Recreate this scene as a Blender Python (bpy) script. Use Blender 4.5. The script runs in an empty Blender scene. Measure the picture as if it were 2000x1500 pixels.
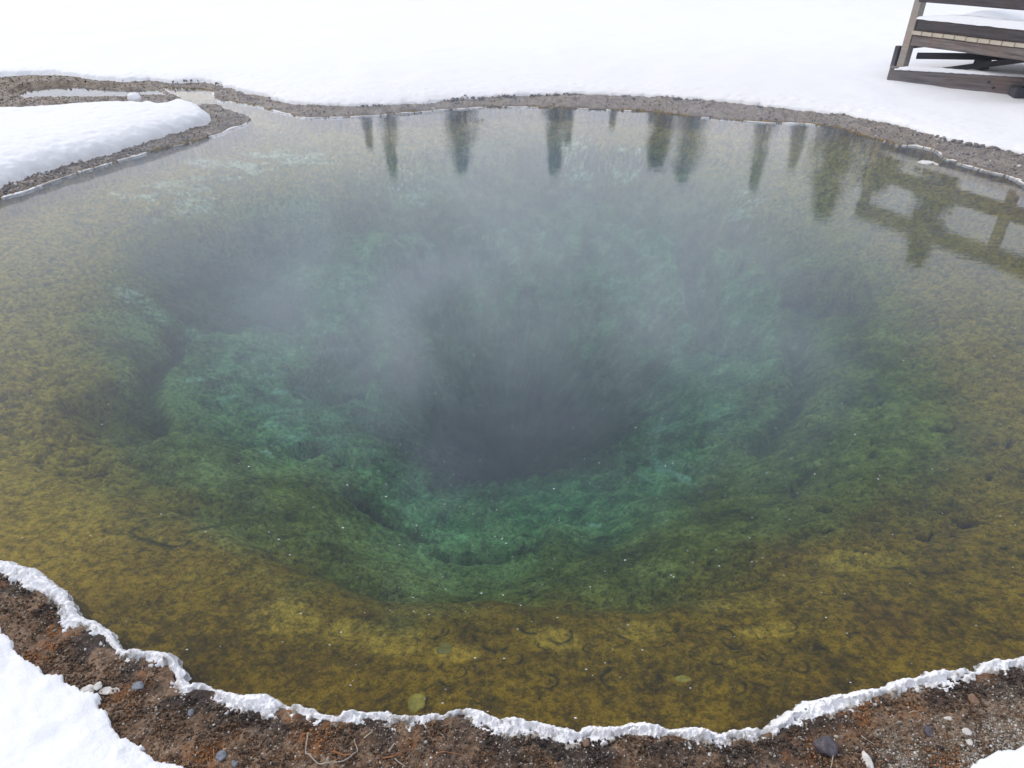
import bpy, math, random
import numpy as np
from mathutils import Vector, Matrix, noise as mnoise

R = math.radians
random.seed(7); rng = np.random.default_rng(7)
scene = bpy.context.scene
COL = scene.collection

# ------------------------------------------------------------------ camera
CAM_H = 1.65; PITCH = 33.0; FPX = 1351.0          # focal length in pixels of the 2000 px wide frame
cam_d = bpy.data.cameras.new("camera"); cam = bpy.data.objects.new("camera", cam_d); COL.objects.link(cam)
cam.location = (0, 0, CAM_H); cam.rotation_euler = (R(90 - PITCH), 0, 0)
cam_d.sensor_width = 36; cam_d.lens = 36 * FPX / 2000.0
cam_d.clip_start = 0.05; cam_d.clip_end = 2000
scene.camera = cam
scene.render.resolution_x = 1024; scene.render.resolution_y = 768

# ------------------------------------------------------------------ world, sun, exposure
SUN_EL, SUN_AZ = 42.0, -68.0                       # azimuth from the +Y axis, negative = left
world = bpy.data.worlds.new("World"); scene.world = world; world.use_nodes = True
wt = world.node_tree; wt.nodes.clear()
sky = wt.nodes.new("ShaderNodeTexSky"); sky.sky_type = 'NISHITA'; sky.sun_disc = False
sky.sun_elevation = R(SUN_EL); sky.sun_rotation = R(SUN_AZ); sky.air_density = 1.5; sky.dust_density = 4.0
tcw = wt.nodes.new("ShaderNodeTexCoord")
mpw = wt.nodes.new("ShaderNodeMapping"); mpw.inputs['Scale'].default_value = (1.0, 1.0, 2.6)
cln = wt.nodes.new("ShaderNodeTexNoise"); cln.inputs['Scale'].default_value = 2.2; cln.inputs['Detail'].default_value = 5
clr = wt.nodes.new("ShaderNodeValToRGB")
clr.color_ramp.elements[0].position = 0.3; clr.color_ramp.elements[0].color = (5.2, 5.55, 6.85, 1)
clr.color_ramp.elements[1].position = 0.72; clr.color_ramp.elements[1].color = (7.8, 8.0, 8.8, 1)
mxw = wt.nodes.new("ShaderNodeMixRGB"); mxw.inputs[0].default_value = 0.88
bg = wt.nodes.new("ShaderNodeBackground"); bg.inputs['Strength'].default_value = 0.135
wo = wt.nodes.new("ShaderNodeOutputWorld")
wt.links.new(tcw.outputs['Generated'], mpw.inputs[0]); wt.links.new(mpw.outputs[0], cln.inputs['Vector'])
wt.links.new(cln.outputs['Fac'], clr.inputs[0])
wt.links.new(sky.outputs[0], mxw.inputs[1]); wt.links.new(clr.outputs[0], mxw.inputs[2])
spw = wt.nodes.new("ShaderNodeSeparateXYZ"); wt.links.new(tcw.outputs['Generated'], spw.inputs[0])
mrw = wt.nodes.new("ShaderNodeMapRange"); mrw.interpolation_type = 'SMOOTHSTEP'
for k_, v_ in ((1, 0.25), (2, 0.95), (3, 0.82), (4, 1.24)): mrw.inputs[k_].default_value = v_
wt.links.new(spw.outputs['Y'], mrw.inputs[0])
mlw = wt.nodes.new("ShaderNodeVectorMath"); mlw.operation = 'SCALE'; wt.links.new(mxw.outputs[0], mlw.inputs[0]); wt.links.new(mrw.outputs[0], mlw.inputs['Scale'])
wt.links.new(mlw.outputs[0], bg.inputs['Color']); wt.links.new(bg.outputs[0], wo.inputs[0])
sun_d = bpy.data.lights.new("sun", 'SUN'); sun = bpy.data.objects.new("sun", sun_d); COL.objects.link(sun)
sun_d.energy = 1.1; sun_d.angle = R(14); sun_d.color = (1, 0.965, 0.91)
sd = Vector((math.sin(R(SUN_AZ)) * math.cos(R(SUN_EL)), math.cos(R(SUN_AZ)) * math.cos(R(SUN_EL)), math.sin(R(SUN_EL))))
sun.rotation_euler = sd.to_track_quat('Z', 'Y').to_euler(); sun.location = sd * 30
vs = scene.view_settings; vs.view_transform = 'Standard'; vs.look = 'None'; vs.exposure = 0.37; vs.gamma = 1.0
scene.cycles.transparent_max_bounces = 24; scene.cycles.max_bounces = 8
scene.cycles.volume_step_rate = 1.0; scene.cycles.caustics_reflective = False; scene.cycles.caustics_refractive = False

# ------------------------------------------------------------------ numpy tools
def unp(px, py, z=0.0):
    """point of the world at height z seen at a pixel of the 2000x1500 photograph"""
    t = R(PITCH); u = (px - 1000) / FPX; v = (py - 750) / FPX
    d = (u, math.cos(t) - v * math.sin(t), -math.sin(t) - v * math.cos(t))
    s = (z - CAM_H) / d[2]
    return (d[0] * s, d[1] * s)
def poly(pts, z=0.0): return np.array([unp(x, y, z) for x, y in pts], np.float64)

def _hash(i, j, seed):
    n = (i.astype(np.int64) * 374761393 + j.astype(np.int64) * 668265263 + seed * 974634777) & 0x7fffffff
    n = ((n ^ (n >> 13)) * 1274126177) & 0x7fffffff
    return ((n ^ (n >> 16)) & 0xffff).astype(np.float32) / 65535.0
def vnoise(x, y, s, seed=0):
    x = x / s; y = y / s
    i = np.floor(x); j = np.floor(y); fx = (x - i).astype(np.float32); fy = (y - j).astype(np.float32)
    fx = fx * fx * fx * (fx * (fx * 6 - 15) + 10); fy = fy * fy * fy * (fy * (fy * 6 - 15) + 10)
    a = _hash(i, j, seed); b = _hash(i + 1, j, seed); c = _hash(i, j + 1, seed); d = _hash(i + 1, j + 1, seed)
    return (a + (b - a) * fx) * (1 - fy) + (c + (d - c) * fx) * fy      # 0..1
def fbm(x, y, s, oct=4, seed=0, gain=0.5):
    # each octave rotated so that the lattice does not show
    v = 0; a = 1; t = 0
    for k in range(oct):
        ca, sa = math.cos(0.9 * k + 0.4), math.sin(0.9 * k + 0.4)
        v = v + a * (vnoise(x * ca - y * sa, x * sa + y * ca, s, seed + k * 17) * 2 - 1); t += a
        a *= gain; s *= 0.5
    return v / t
def worley(x, y, s, seed=0, second=False):
    X = x / s; Y = y / s; i = np.floor(X); j = np.floor(Y)
    f1 = np.full(X.shape, 9.0, np.float32); f2 = f1.copy(); idv = np.zeros(X.shape, np.float32)
    for di in (-1, 0, 1):
        for dj in (-1, 0, 1):
            px = i + di + _hash(i + di, j + dj, seed); py = j + dj + _hash(i + di, j + dj, seed + 5)
            d = np.hypot(px - X, py - Y).astype(np.float32)
            m = d < f1; f2 = np.where(m, f1, np.minimum(f2, d)); idv = np.where(m, _hash(i + di, j + dj, seed + 9), idv); f1 = np.where(m, d, f1)
    return (f1, f2, idv) if second else f1
def sstep(a, b, x):
    t = np.clip((x - a) / (b - a), 0, 1); return t * t * (3 - 2 * t)
def seg_dist(x, y, P, closed=True):
    P = np.asarray(P); Q = np.roll(P, -1, 0) if closed else P[1:]; P0 = P if closed else P[:-1]
    best = np.full(x.shape, 1e9, np.float32)
    for (ax, ay), (bx, by) in zip(P0, Q):
        dx, dy = bx - ax, by - ay; L = dx * dx + dy * dy + 1e-12
        t = np.clip(((x - ax) * dx + (y - ay) * dy) / L, 0, 1)
        d = (x - ax - t * dx) ** 2 + (y - ay - t * dy) ** 2
        best = np.minimum(best, d)
    return np.sqrt(best)
def sdf(x, y, P):
    """positive inside"""
    x = x.astype(np.float32); y = y.astype(np.float32)
    ins = np.zeros(x.shape, bool)
    for (ax, ay), (bx, by) in zip(P, np.roll(P, -1, 0)):
        if ay == by: continue
        c = ((ay > y) != (by > y)) & (x < (bx - ax) * (y - ay) / (by - ay) + ax)
        ins ^= c
    d = seg_dist(x, y, P)
    return np.where(ins, d, -d)

def fan(n_front, half, alphas, n_back=60):
    """vertex grid round the photographer's feet, finer in front; rows by depression angle"""
    az = np.concatenate([np.linspace(-half, half, n_front), np.linspace(half, 360 - half, n_back + 1)[1:-1]])
    r = CAM_H / np.tan(np.radians(alphas))
    A, Rr = np.meshgrid(np.radians(az), r)
    return (Rr * np.sin(A)), (Rr * np.cos(A))
def grid_mesh(name, X, Y, Z, keep, mats, attrs=None, smooth=True, wrap=True, matidx=None):
    nr, nc = X.shape
    idx = np.arange(nr * nc).reshape(nr, nc)
    nxt = np.roll(idx, -1, 1) if wrap else idx[:, 1:]
    a = idx if wrap else idx[:, :-1]
    q = np.stack([a[:-1], nxt[:-1], nxt[1:], a[1:]], -1).reshape(-1, 4)      # order -> normals up (flipped below if not)
    kf = keep.reshape(-1)
    q = q[kf[q].any(1)]
    used = np.zeros(nr * nc, bool); used[q.reshape(-1)] = True
    remap = np.cumsum(used) - 1; q = remap[q]
    V = np.stack([X.reshape(-1), Y.reshape(-1), Z.reshape(-1)], -1)[used].astype(np.float32)
    v0, v1, v2 = V[q[0, 0]], V[q[0, 1]], V[q[0, 2]]
    if np.cross(v1 - v0, v2 - v0)[2] < 0: q = q[:, ::-1]
    me = bpy.data.meshes.new(name)
    me.vertices.add(len(V)); me.vertices.foreach_set('co', V.reshape(-1))
    me.loops.add(q.size); me.loops.foreach_set('vertex_index', q.reshape(-1).astype(np.int32))
    me.polygons.add(len(q)); me.polygons.foreach_set('loop_start', (np.arange(len(q)) * 4).astype(np.int32))
    me.polygons.foreach_set('use_smooth', np.full(len(q), smooth))
    me.update(calc_edges=True); me.validate()
    for k, v in (attrs or {}).items():
        at = me.attributes.new(k, 'FLOAT', 'POINT'); at.data.foreach_set('value', v.reshape(-1)[used].astype(np.float32))
    for m in mats: me.materials.append(m)
    o = bpy.data.objects.new(name, me); COL.objects.link(o)
    return o

def tag(o, label=None, cat=None, group=None, kind=None):
    if label: o['label'] = label
    if cat: o['category'] = cat
    if group: o['group'] = group
    if kind: o['kind'] = kind
    return o

# ------------------------------------------------------------------ material tools
class MT:
    def __init__(s, name):
        s.m = bpy.data.materials.new(name); s.m.use_nodes = True; s.t = s.m.node_tree; s.t.nodes.clear()
        s.out = s.t.nodes.new("ShaderNodeOutputMaterial")
    def n(s, typ, ins=None, **kw):
        nd = s.t.nodes.new(typ)
        for k, v in kw.items(): setattr(nd, k, v)
        for k, v in (ins or {}).items():
            if isinstance(v, bpy.types.NodeSocket): s.t.links.new(v, nd.inputs[k])
            else: nd.inputs[k].default_value = v
        return nd
    def attr(s, name): return s.n("ShaderNodeAttribute", attribute_name=name).outputs['Fac']
    def noise(s, vec, scale, detail=4, rough=0.55, dist=0.0):
        return s.n("ShaderNodeTexNoise", {'Vector': vec, 'Scale': scale, 'Detail': detail, 'Roughness': rough, 'Distortion': dist}).outputs['Fac']
    def ramp(s, fac, *stops):
        nd = s.n("ShaderNodeValToRGB", {0: fac}); e = nd.color_ramp.elements
        while len(e) < len(stops): e.new(0.5)
        for k, (p, c) in enumerate(stops):
            e[k].position = p; e[k].color = (c[0], c[1], c[2], 1) if not isinstance(c, (int, float)) else (c, c, c, 1)
        return nd.outputs[0]
    def mix(s, fac, a, b, mode='MIX'):
        nd = s.n("ShaderNodeMixRGB", blend_type=mode)
        for k, v in ((0, fac), (1, a), (2, b)):
            if isinstance(v, bpy.types.NodeSocket): s.t.links.new(v, nd.inputs[k])
            elif k == 0: nd.inputs[0].default_value = v
            else: nd.inputs[k].default_value = (v[0], v[1], v[2], 1)
        return nd.outputs[0]
    def math(s, op, a, b=0.0, clamp=False):
        nd = s.n("ShaderNodeMath", {0: a, 1: b}, operation=op); nd.use_clamp = clamp; return nd.outputs[0]
    def bump(s, h, strength, dist, normal=None):
        ins = {'Height': h, 'Strength': strength, 'Distance': dist}
        if normal is not None: ins['Normal'] = normal
        return s.n("ShaderNodeBump", ins).outputs[0]
    def bsdf(s, color, rough=0.8, normal=None, **kw):
        ins = {'Base Color': color if isinstance(color, bpy.types.NodeSocket) else (*color, 1), 'Roughness': rough}
        if normal is not None: ins['Normal'] = normal
        ins.update(kw)
        b = s.n("ShaderNodeBsdfPrincipled", ins); s.t.links.new(b.outputs[0], s.out.inputs[0]); return b
def pos(mt): return mt.n("ShaderNodeNewGeometry").outputs['Position']

# --- pool bed: microbial mats over sinter
mb = MT("pool_bed"); P = pos(mb)
zone, pale, rust, dark, su, sv = [mb.attr(k) for k in ('zone', 'pale', 'rust', 'dark', 'su', 'sv')]
vec = mb.n("ShaderNodeCombineXYZ", {0: su, 1: sv, 2: 0.0}).outputs[0]
n_big = mb.noise(P, 3.0, 5, 0.6); n_mid = mb.noise(P, 14.0, 7, 0.72, 0.0); n_fine = mb.noise(P, 75.0, 5, 0.72, 0.5)
n_crag = mb.noise(P, 5.0, 10, 0.72, 0.2)
n_fib = mb.noise(mb.n("ShaderNodeMapping", {'Vector': vec, 'Scale': (9.0, 3.0, 1.0)}).outputs[0], 1.0, 8, 0.72, 0.5)
ochre = mb.ramp(mb.math('ADD', mb.math('MULTIPLY', n_big, 0.5), mb.math('MULTIPLY', n_mid, 0.5)),
                (0.34, (0.11, 0.066, 0.008)), (0.46, (0.31, 0.182, 0.011)), (0.56, (0.50, 0.295, 0.018)), (0.70, (0.62, 0.40, 0.035)))
ochre = mb.mix(mb.math('MULTIPLY', rust, 0.45), ochre, (0.22, 0.095, 0.022))
green = mb.ramp(mb.math('ADD', mb.math('MULTIPLY', n_fib, 0.35), mb.math('MULTIPLY', n_crag, 0.65)),
                (0.39, (0.06, 0.075, 0.010)), (0.5, (0.20, 0.225, 0.030)), (0.62, (0.46, 0.47, 0.10)))
deep = mb.ramp(mb.math('ADD', mb.math('MULTIPLY', n_fib, 0.25), mb.math('MULTIPLY', n_crag, 0.75)),
               (0.39, (0.05, 0.14, 0.05)), (0.50, (0.24, 0.42, 0.15)), (0.61, (0.62, 0.82, 0.36)))
ochre = mb.mix(mb.math('MULTIPLY', mb.attr('gold'), mb.ramp(n_mid, (0.34, 0.35), (0.58, 0.95))), ochre, (0.76, 0.48, 0.055))
c = mb.mix(mb.math('MULTIPLY', zone, 1.0, True), ochre, green)
c = mb.mix(mb.math('SUBTRACT', zone, 1.0, True), c, deep)
lt = mb.ramp(mb.math('ADD', mb.math('MULTIPLY', mb.noise(P, 1.7, 3, 0.5), 0.6), mb.math('MULTIPLY', n_mid, 0.4)), (0.47, 0.0), (0.62, 1.0))
lt = mb.math('MULTIPLY', lt, mb.ramp(mb.math('ADD', mb.math('MULTIPLY', mb.n("ShaderNodeSeparateXYZ", {0: P}).outputs['X'], 0.25), 0.5), (0.42, 1.25), (0.62, 0.35)))
c = mb.mix(mb.math('MULTIPLY', mb.math('MULTIPLY', lt, mb.math('MINIMUM', zone, 1.0)), 0.6), c, (0.60, 0.66, 0.22))
pale = mb.math('MULTIPLY', pale, mb.ramp(mb.noise(P, 34.0, 7, 0.8), (0.40, 0.10), (0.54, 1.0)))
flk = mb.math('MULTIPLY', mb.ramp(mb.noise(P, 26.0, 6, 0.78, 0.3), (0.62, 0.0), (0.68, 1.0)), mb.ramp(mb.noise(P, 2.6, 3, 0.5), (0.46, 0.0), (0.6, 1.0)))
pale = mb.math('MAXIMUM', pale, mb.math('MULTIPLY', mb.math('MULTIPLY', flk, mb.math('MINIMUM', zone, 1.0)), 0.8))
speck = mb.mix(1.0, mb.ramp(mb.noise(P, 38.0, 9, 0.74), (0.38, 0.42), (0.55, 1.05)), mb.ramp(mb.noise(P, 150.0, 4, 0.7), (0.38, 0.55), (0.52, 1.0)), 'MULTIPLY')
c = mb.mix(mb.math('SUBTRACT', 1.0, mb.math('MULTIPLY', pale, 0.6), True), c, mb.mix(1.0, c, speck, 'MULTIPLY'))
c = mb.mix(pale, c, mb.mix(mb.math('MINIMUM', zone, 1.0), (0.90, 0.84, 0.60), (0.66, 0.80, 0.58)))
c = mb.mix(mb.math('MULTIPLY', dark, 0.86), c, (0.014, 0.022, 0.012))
hb = mb.math('ADD', n_fine, mb.math('MULTIPLY', n_mid, 1.2))
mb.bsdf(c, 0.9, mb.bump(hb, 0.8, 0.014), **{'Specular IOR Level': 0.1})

# --- bank: wet brown sinter soil
mg = MT("bank_soil"); P = pos(mg)
grav, org, blk, wet = [mg.attr(k) for k in ('grav', 'org', 'blk', 'wet')]
n1 = mg.noise(P, 26, 6, 0.7, 0.6); n2 = mg.noise(P, 110, 5, 0.75, 0.4); n3 = mg.noise(P, 8, 4, 0.6)
brown = mg.ramp(mg.math('ADD', mg.math('MULTIPLY', n1, 0.55), mg.math('MULTIPLY', n2, 0.45)),
                (0.30, (0.025, 0.018, 0.013)), (0.40, (0.12, 0.072, 0.042)), (0.52, (0.26, 0.165, 0.10)), (0.62, (0.40, 0.29, 0.20)), (0.76, (0.55, 0.48, 0.40)))
orange = mg.ramp(n1, (0.34, (0.10, 0.045, 0.018)), (0.6, (0.36, 0.15, 0.045)))
c = mg.mix(org, brown, orange)
c = mg.mix(mg.math('MULTIPLY', blk, 0.85), c, mg.ramp(n2, (0.4, (0.012, 0.012, 0.013)), (0.66, (0.06, 0.05, 0.045))))
gcol = mg.ramp(n2, (0.34, (0.05, 0.042, 0.035)), (0.5, (0.22, 0.19, 0.15)), (0.66, (0.52, 0.48, 0.42)))
n5 = mg.noise(mg.n("ShaderNodeMapping", {'Vector': P, 'Scale': (1.0, .45, 1.0)}).outputs[0], 16, 6, .78)
gcol = mg.mix(1.0, gcol, mg.ramp(n5, (.36, (.42, .36, .30)), (.62, (1.2, 1.12, 1.0))), 'MULTIPLY')
c = mg.mix(mg.math('MULTIPLY', grav, mg.ramp(n1, (0.3, 0.55), (0.55, 1.0))), c, gcol)
hb = mg.math('ADD', n2, mg.math('MULTIPLY', n1, 1.5))
mg.bsdf(c, mg.ramp(n3, (0.4, 0.45), (0.65, 0.85)), mg.bump(hb, 0.9, 0.010), **{'Specular IOR Level': 0.35})

# --- snow
def snow_mat(name, col=(0.79, 0.80, 0.815), fine=1.0):
    m = MT(name); P = pos(m)
    a = m.noise(P, 9, 5, 0.6); b = m.noise(P, 160, 3, 0.7)
    cc = m.ramp(a, (0.3, tuple(k * 0.985 for k in col)), (0.7, col))
    m.bsdf(cc, 0.75, m.bump(m.math('ADD', m.math('MULTIPLY', a, 0.6), m.math('MULTIPLY', b, 0.12 * fine)), 0.5, 0.03),
           **{'Subsurface Weight': 0.0, 'Specular IOR Level': 0.15})
    return m.m
M_snow = snow_mat("snow")
mc = MT("crust"); P = pos(mc); cd = mc.attr('dirt')
a = mc.noise(P, 210, 4, 0.75); b = mc.noise(P, 60, 4, 0.7); cch = mc.noise(P, 35, 3, 0.6)
cc = mc.ramp(a, (0.22, (0.40, 0.38, 0.37)), (0.34, (0.87, 0.87, 0.875)), (0.6, (0.92, 0.92, 0.925)))
cc = mc.mix(cd, cc, mc.ramp(b, (0.35, (0.05, 0.04, 0.03)), (0.62, (0.45, 0.40, 0.33))))
mc.bsdf(cc, 0.7, mc.bump(mc.math('ADD', mc.math('MULTIPLY', a, 0.5), b), 0.9, 0.006), **{'Specular IOR Level': 0.25})

# --- wood
def wood(name, base, axis=(1, 18, 18), var=0.5):
    m = MT(name); tc = m.n("ShaderNodeTexCoord").outputs['Object']
    mp = m.n("ShaderNodeMapping", {'Vector': tc, 'Scale': axis}).outputs[0]
    g = m.noise(mp, 3.0, 7, 0.7, 0.3); bl = m.noise(tc, 3.0, 4, 0.6)
    lo = tuple(k * (1 - var) for k in base); hi = tuple(min(1, k * (1 + var)) for k in base)
    c = m.ramp(g, (0.3, lo), (0.7, hi))
    c = m.mix(m.ramp(bl, (0.45, 0.0), (0.75, 0.45)), c, (base[0] * 1.5, base[1] * 0.95, base[2] * 0.7))
    m.bsdf(c, 0.75, m.bump(g, 0.6, 0.004)); return m.m
M_wood = wood("weathered_wood", (0.14, 0.118, 0.108), var=0.7)
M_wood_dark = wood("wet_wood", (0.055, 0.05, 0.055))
M_wood_grey = wood("grey_post_wood", (0.27, 0.245, 0.215), (18, 18, 1), 0.25)
M_cream = wood("pale_end_grain", (0.40, 0.37, 0.30), (6, 6, 6), 0.15)

# ------------------------------------------------------------------ traced outlines on the ground
near_shore = [(0,1090),(22,1093),(50,1105),(78,1112),(100,1130),(118,1140),(135,1165),(150,1185),(165,1205),(190,1212),(212,1224),(222,1245),(236,1262),(262,1266),(290,1268),
    (318,1268),(346,1278),(352,1298),(362,1308),(352,1318),(366,1332),(400,1330),(412,1340),(440,1341),(470,1352),(520,1356),(545,1362),(570,1373),(584,1371),(620,1385),(660,1394),
    (672,1385),(700,1382),(740,1380),(770,1388),(800,1391),(830,1388),(860,1390),(890,1380),(920,1378),(950,1386),(980,1395),(1010,1394),(1040,1405),(1085,1414),(1125,1423),
    (1150,1415),(1190,1412),(1230,1407),(1270,1408),(1305,1418),(1340,1415),(1380,1416),(1410,1429),(1430,1418),(1465,1416),(1490,1415),(1510,1398),(1530,1386),(1550,1380),(1570,1366),
    (1595,1360),(1625,1354),(1660,1346),(1690,1340),(1720,1337),(1745,1324),(1790,1318),(1812,1308),(1840,1306),(1870,1304),(1905,1301),(1916,1285),(1945,1282),(1975,1281),(2000,1276)]
shore_px = near_shore + [(2120,1240),(2330,1120),(2480,950),(2530,750),(2450,580),(2280,450),(2120,392),
    (2040,378),(2000,362),(1985,350),(1960,341),(1925,334),(1890,324),(1868,318),(1845,308),(1832,296),(1815,290),(1790,284),(1755,284),(1735,276),(1715,274),(1690,267),(1640,250),(1600,244),
    (1560,241),(1500,240),(1450,236),(1400,232),(1350,228),(1300,221),(1260,218),(1220,216),(1180,214),(1140,213),(1100,211),(1050,210),(1000,209),(950,209),(900,213),(860,215),(820,219),(780,221),
    (740,225),(690,228),(640,229),(600,231),(575,226),(550,220),(520,214),(500,206),(470,204),(448,196),(432,200),(418,192),(412,178),(392,174),(360,173),(320,172),(330,180),(352,190),(366,203),(400,207),
    (428,204),(440,212),(462,220),(482,226),(492,233),(478,243),(450,252),(428,262),(400,270),(370,279),(340,286),(300,295),(270,303),(235,312),(200,324),(160,335),(120,348),(85,362),(60,370),(30,379),(0,388),
    (-100,420),(-220,470),(-380,560),(-450,700),(-430,850),(-280,980),(-130,1045),(-50,1068)]
SHORE = poly(shore_px)
PUDDLE = poly([(40,180),(60,173),(90,168),(130,167),(180,172),(240,176),(300,176),(322,174),(322,186),(260,189),(180,194),(120,195),(60,196)])
crust_outer = [(2000,1298),(1960,1310),(1925,1316),(1900,1320),(1870,1322),(1850,1330),(1830,1342),(1800,1340),(1760,1350),(1725,1358),(1690,1374),(1650,1388),(1600,1404),(1570,1410),(1540,1424),(1500,1430),(1480,1444),
    (1450,1446),(1430,1452),(1400,1460),(1370,1450),(1340,1452),(1300,1440),(1250,1442),(1200,1438),(1160,1440),(1140,1440),(1110,1450),(1080,1441),(1040,1432),(1010,1438),(980,1432),(960,1424),(930,1408),(900,1396),(885,1404),(860,1410),
    (800,1410),(760,1412),(720,1404),(680,1414),(650,1408),(610,1402),(590,1392),(565,1385),(545,1380),(520,1404),(505,1396),(480,1390),(445,1388),(436,1370),(410,1347),(385,1345),(362,1356),(342,1345),(336,1315),(328,1300),(290,1286),(262,1284),(232,1275),
    (215,1258),(200,1240),(170,1222),(150,1222),(118,1222),(112,1190),(85,1162),(60,1160),(40,1138),(0,1122)]
CRUST = poly([(-90,1050)] + near_shore + [(2100,1245),(2100,1270)] + crust_outer + [(-90,1090)], 0.015)
FARSNOW = poly([(-900,170),(-300,150),(0,152),(60,149),(110,148),(160,154),(200,158),(250,160),(290,158),(350,160),(400,159),(430,165),(465,176),(500,186),(530,193),(560,201),(600,207),(650,209),(700,209),(750,207),(800,205),
    (850,201),(900,196),(950,192),(1000,190),(1050,188),(1100,187),(1150,187),(1200,190),(1250,191),(1300,194),(1350,198),(1400,203),(1450,206),(1500,212),(1550,216),(1600,222),(1650,228),(1700,238),(1730,244),(1760,251),
    (1800,262),(1840,274),(1880,283),(1920,291),(1960,300),(2000,309),(2080,325),(2250,380),(2500,470),(2750,640),(2850,800)], 0.04)
FARSNOW = np.vstack([FARSNOW, [(9, 3.0), (600, 3.0), (600, 600), (-600, 600), (-600, 14)]])
ISLAND = np.vstack([poly([(-20,208),(20,209),(60,209),(100,205),(140,202),(180,199),(220,197),(250,196),(262,194),(275,196),(300,195),(318,198)], 0.17), poly([(345,207),(375,214),(396,222),(412,231),(410,240),(396,246),(380,251),(360,258),(340,263),(310,272),(280,281),
    (250,288),(220,299),(185,306),(150,317),(125,322),(100,332),(70,338),(40,352),(20,356),(0,364),(-60,392),(-200,445),(-420,540)], 0.04)])
ISLAND = np.vstack([ISLAND, [(-6.0, 3.0), (-40, 2.5), (-40, 9.3), (-8.5, 9.1)]])
NEARSNOW = poly([(-420,900),(-200,1060),(-60,1185),(0,1222),(20,1244),(40,1262),(62,1290),(90,1318),(112,1345),(150,1362),(178,1372),(192,1400),(218,1420),(250,1450),(285,1470),(320,1487),(362,1500),(430,1535),(560,1580)], 0.04)
NEARSNOW = np.vstack([[(-60, 2.2), (-5, 2.2)], NEARSNOW, [(0.1, 0.62), (0.6, 0.66)], poly([(1780,1560),(1860,1530),(1910,1512),(1950,1503),(2000,1492),(2080,1475),(2300,1430),(2600,1330)], 0.04), [(9, 2.6), (60, 2.6), (60, -60), (-60, -60)]])

# ------------------------------------------------------------------ ground: bed + bank in one height field
NF, HALF = 1330, 60.0
alph = np.concatenate([[86, 82, 78], np.linspace(75, 66, 60), np.linspace(65.9, 7.0, 1120), np.linspace(6.8, 0.9, 50), [0.5, 0.25]])
GX, GY = fan(NF, HALF, alph)
wx = GX + 0.012 * fbm(GX, GY, 0.05, 3, 3); wy = GY + 0.012 * fbm(GX, GY, 0.05, 3, 4)
near_w = sstep(6.0, 2.5, GY)
S = sdf(wx, wy, SHORE)                     # + inside the pool
S = S + (1 - near_w) * 0.02 * fbm(GX, GY, 0.16, 3, 8) + near_w * 0.016
Spud = sdf(wx + 0.05 * fbm(GX, GY, 0.3, 3, 11), wy + 0.12 * fbm(GX, GY, 0.3, 3, 12), PUDDLE)

# funnel: three traced contours at their own depths
def ring(pts, z):
    W = poly(pts, z); return W
D1, D2, D3 = 0.35, 0.70, 1.30
R1 = ring([(180,600),(170,700),(190,800),(215,900),(280,980),(380,1050),(480,1085),(560,1125),(620,1175),(720,1195),(850,1200),(1000,1205),(1150,1195),(1300,1180),(1400,1120),(1550,1070),(1700,1020),(1830,960),(1880,880),(1870,780),
           (1820,680),(1760,560),(1650,450),(1500,380),(1350,330),(1150,300),(950,300),(750,330),(600,370),(450,400),(330,450),(250,510)], -D1)
R2 = ring([(290,700),(300,800),(400,880),(520,912),(640,945),(700,1000),(760,1045),(820,1070),(900,1098),(980,1102),(1080,1062),(1180,1042),(1290,1000),(1370,940),(1440,880),(1520,800),(1560,700),(1575,600),(1530,500),(1440,430),
           (1300,400),(1150,385),(1000,390),(850,405),(700,420),(560,455),(430,520),(340,600)], -D2)
R3 = ring([(740,720),(750,800),(790,890),(880,935),(1000,945),(1130,918),(1220,850),(1290,760),(1270,680),(1180,610),(1050,575),(900,585),(800,640)], -D3)
K = R3.mean(0)
def polar(W):
    a = np.arctan2(W[:, 1] - K[1], W[:, 0] - K[0]); r = np.hypot(W[:, 1] - K[1], W[:, 0] - K[0]); o = np.argsort(a)
    a, r = a[o], r[o]; return np.concatenate([a - 2 * np.pi, a, a + 2 * np.pi]), np.tile(r, 3)
wob = 0.09 * fbm(GX, GY, 1.1, 3, 21) + 0.02 * fbm(GX, GY, 0.25, 2, 22)
ang = np.arctan2(GY - K[1], GX - K[0]); rad = np.hypot(GY - K[1], GX - K[0]) + wob
r1 = np.interp(ang, *polar(R1)); r2 = np.interp(ang, *polar(R2)); r3 = np.interp(ang, *polar(R3))
r1 = np.maximum(r1, r3 + .95); r2 = np.clip(r2, r3 + .40, r1 - .38)
f12 = np.clip((rad - r2) / (r1 - r2), 0, 1); f23 = np.clip((rad - r3) / (np.maximum(r2 - r3, .05)), 0, 1); f3 = np.clip(rad / r3, 0, 1)
outer = np.clip((rad - r1) / 1.6, 0, 1)
# smooth bowl through the three rims
rs = [r1 * 0 + .0, r3 * .55, r3, r2, r1, r1 + 1.6]; ds = [2.35, 1.95, D3, D2, D1, .10]
dep = np.zeros_like(rad)
for sh, wgt in ((-.30, .12), (-.18, .16), (-.08, .16), (0, .12), (.08, .16), (.18, .16), (.30, .12)):
    q = np.clip(rad + sh, 0, None); v = np.full_like(q, .10)
    for k in range(4, -1, -1):
        f = np.clip((q - rs[k]) / np.maximum(rs[k + 1] - rs[k], .05), 0, 1); v = np.where(q < rs[k + 1], ds[k] + (ds[k + 1] - ds[k]) * f, v)
    dep += wgt * v
_old = np.where(rad > r1, D1 - (D1 - 0.10) * outer ** 0.6,
      np.where(rad > r2, D1 + (D2 - D1) * (1 - f12) ** 1.15,
      np.where(rad > r3, D2 + (D3 - D2) * (1 - f23 ** 1.4), D3 + 2.2 * (1 - f3 ** 2.5))))
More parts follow.
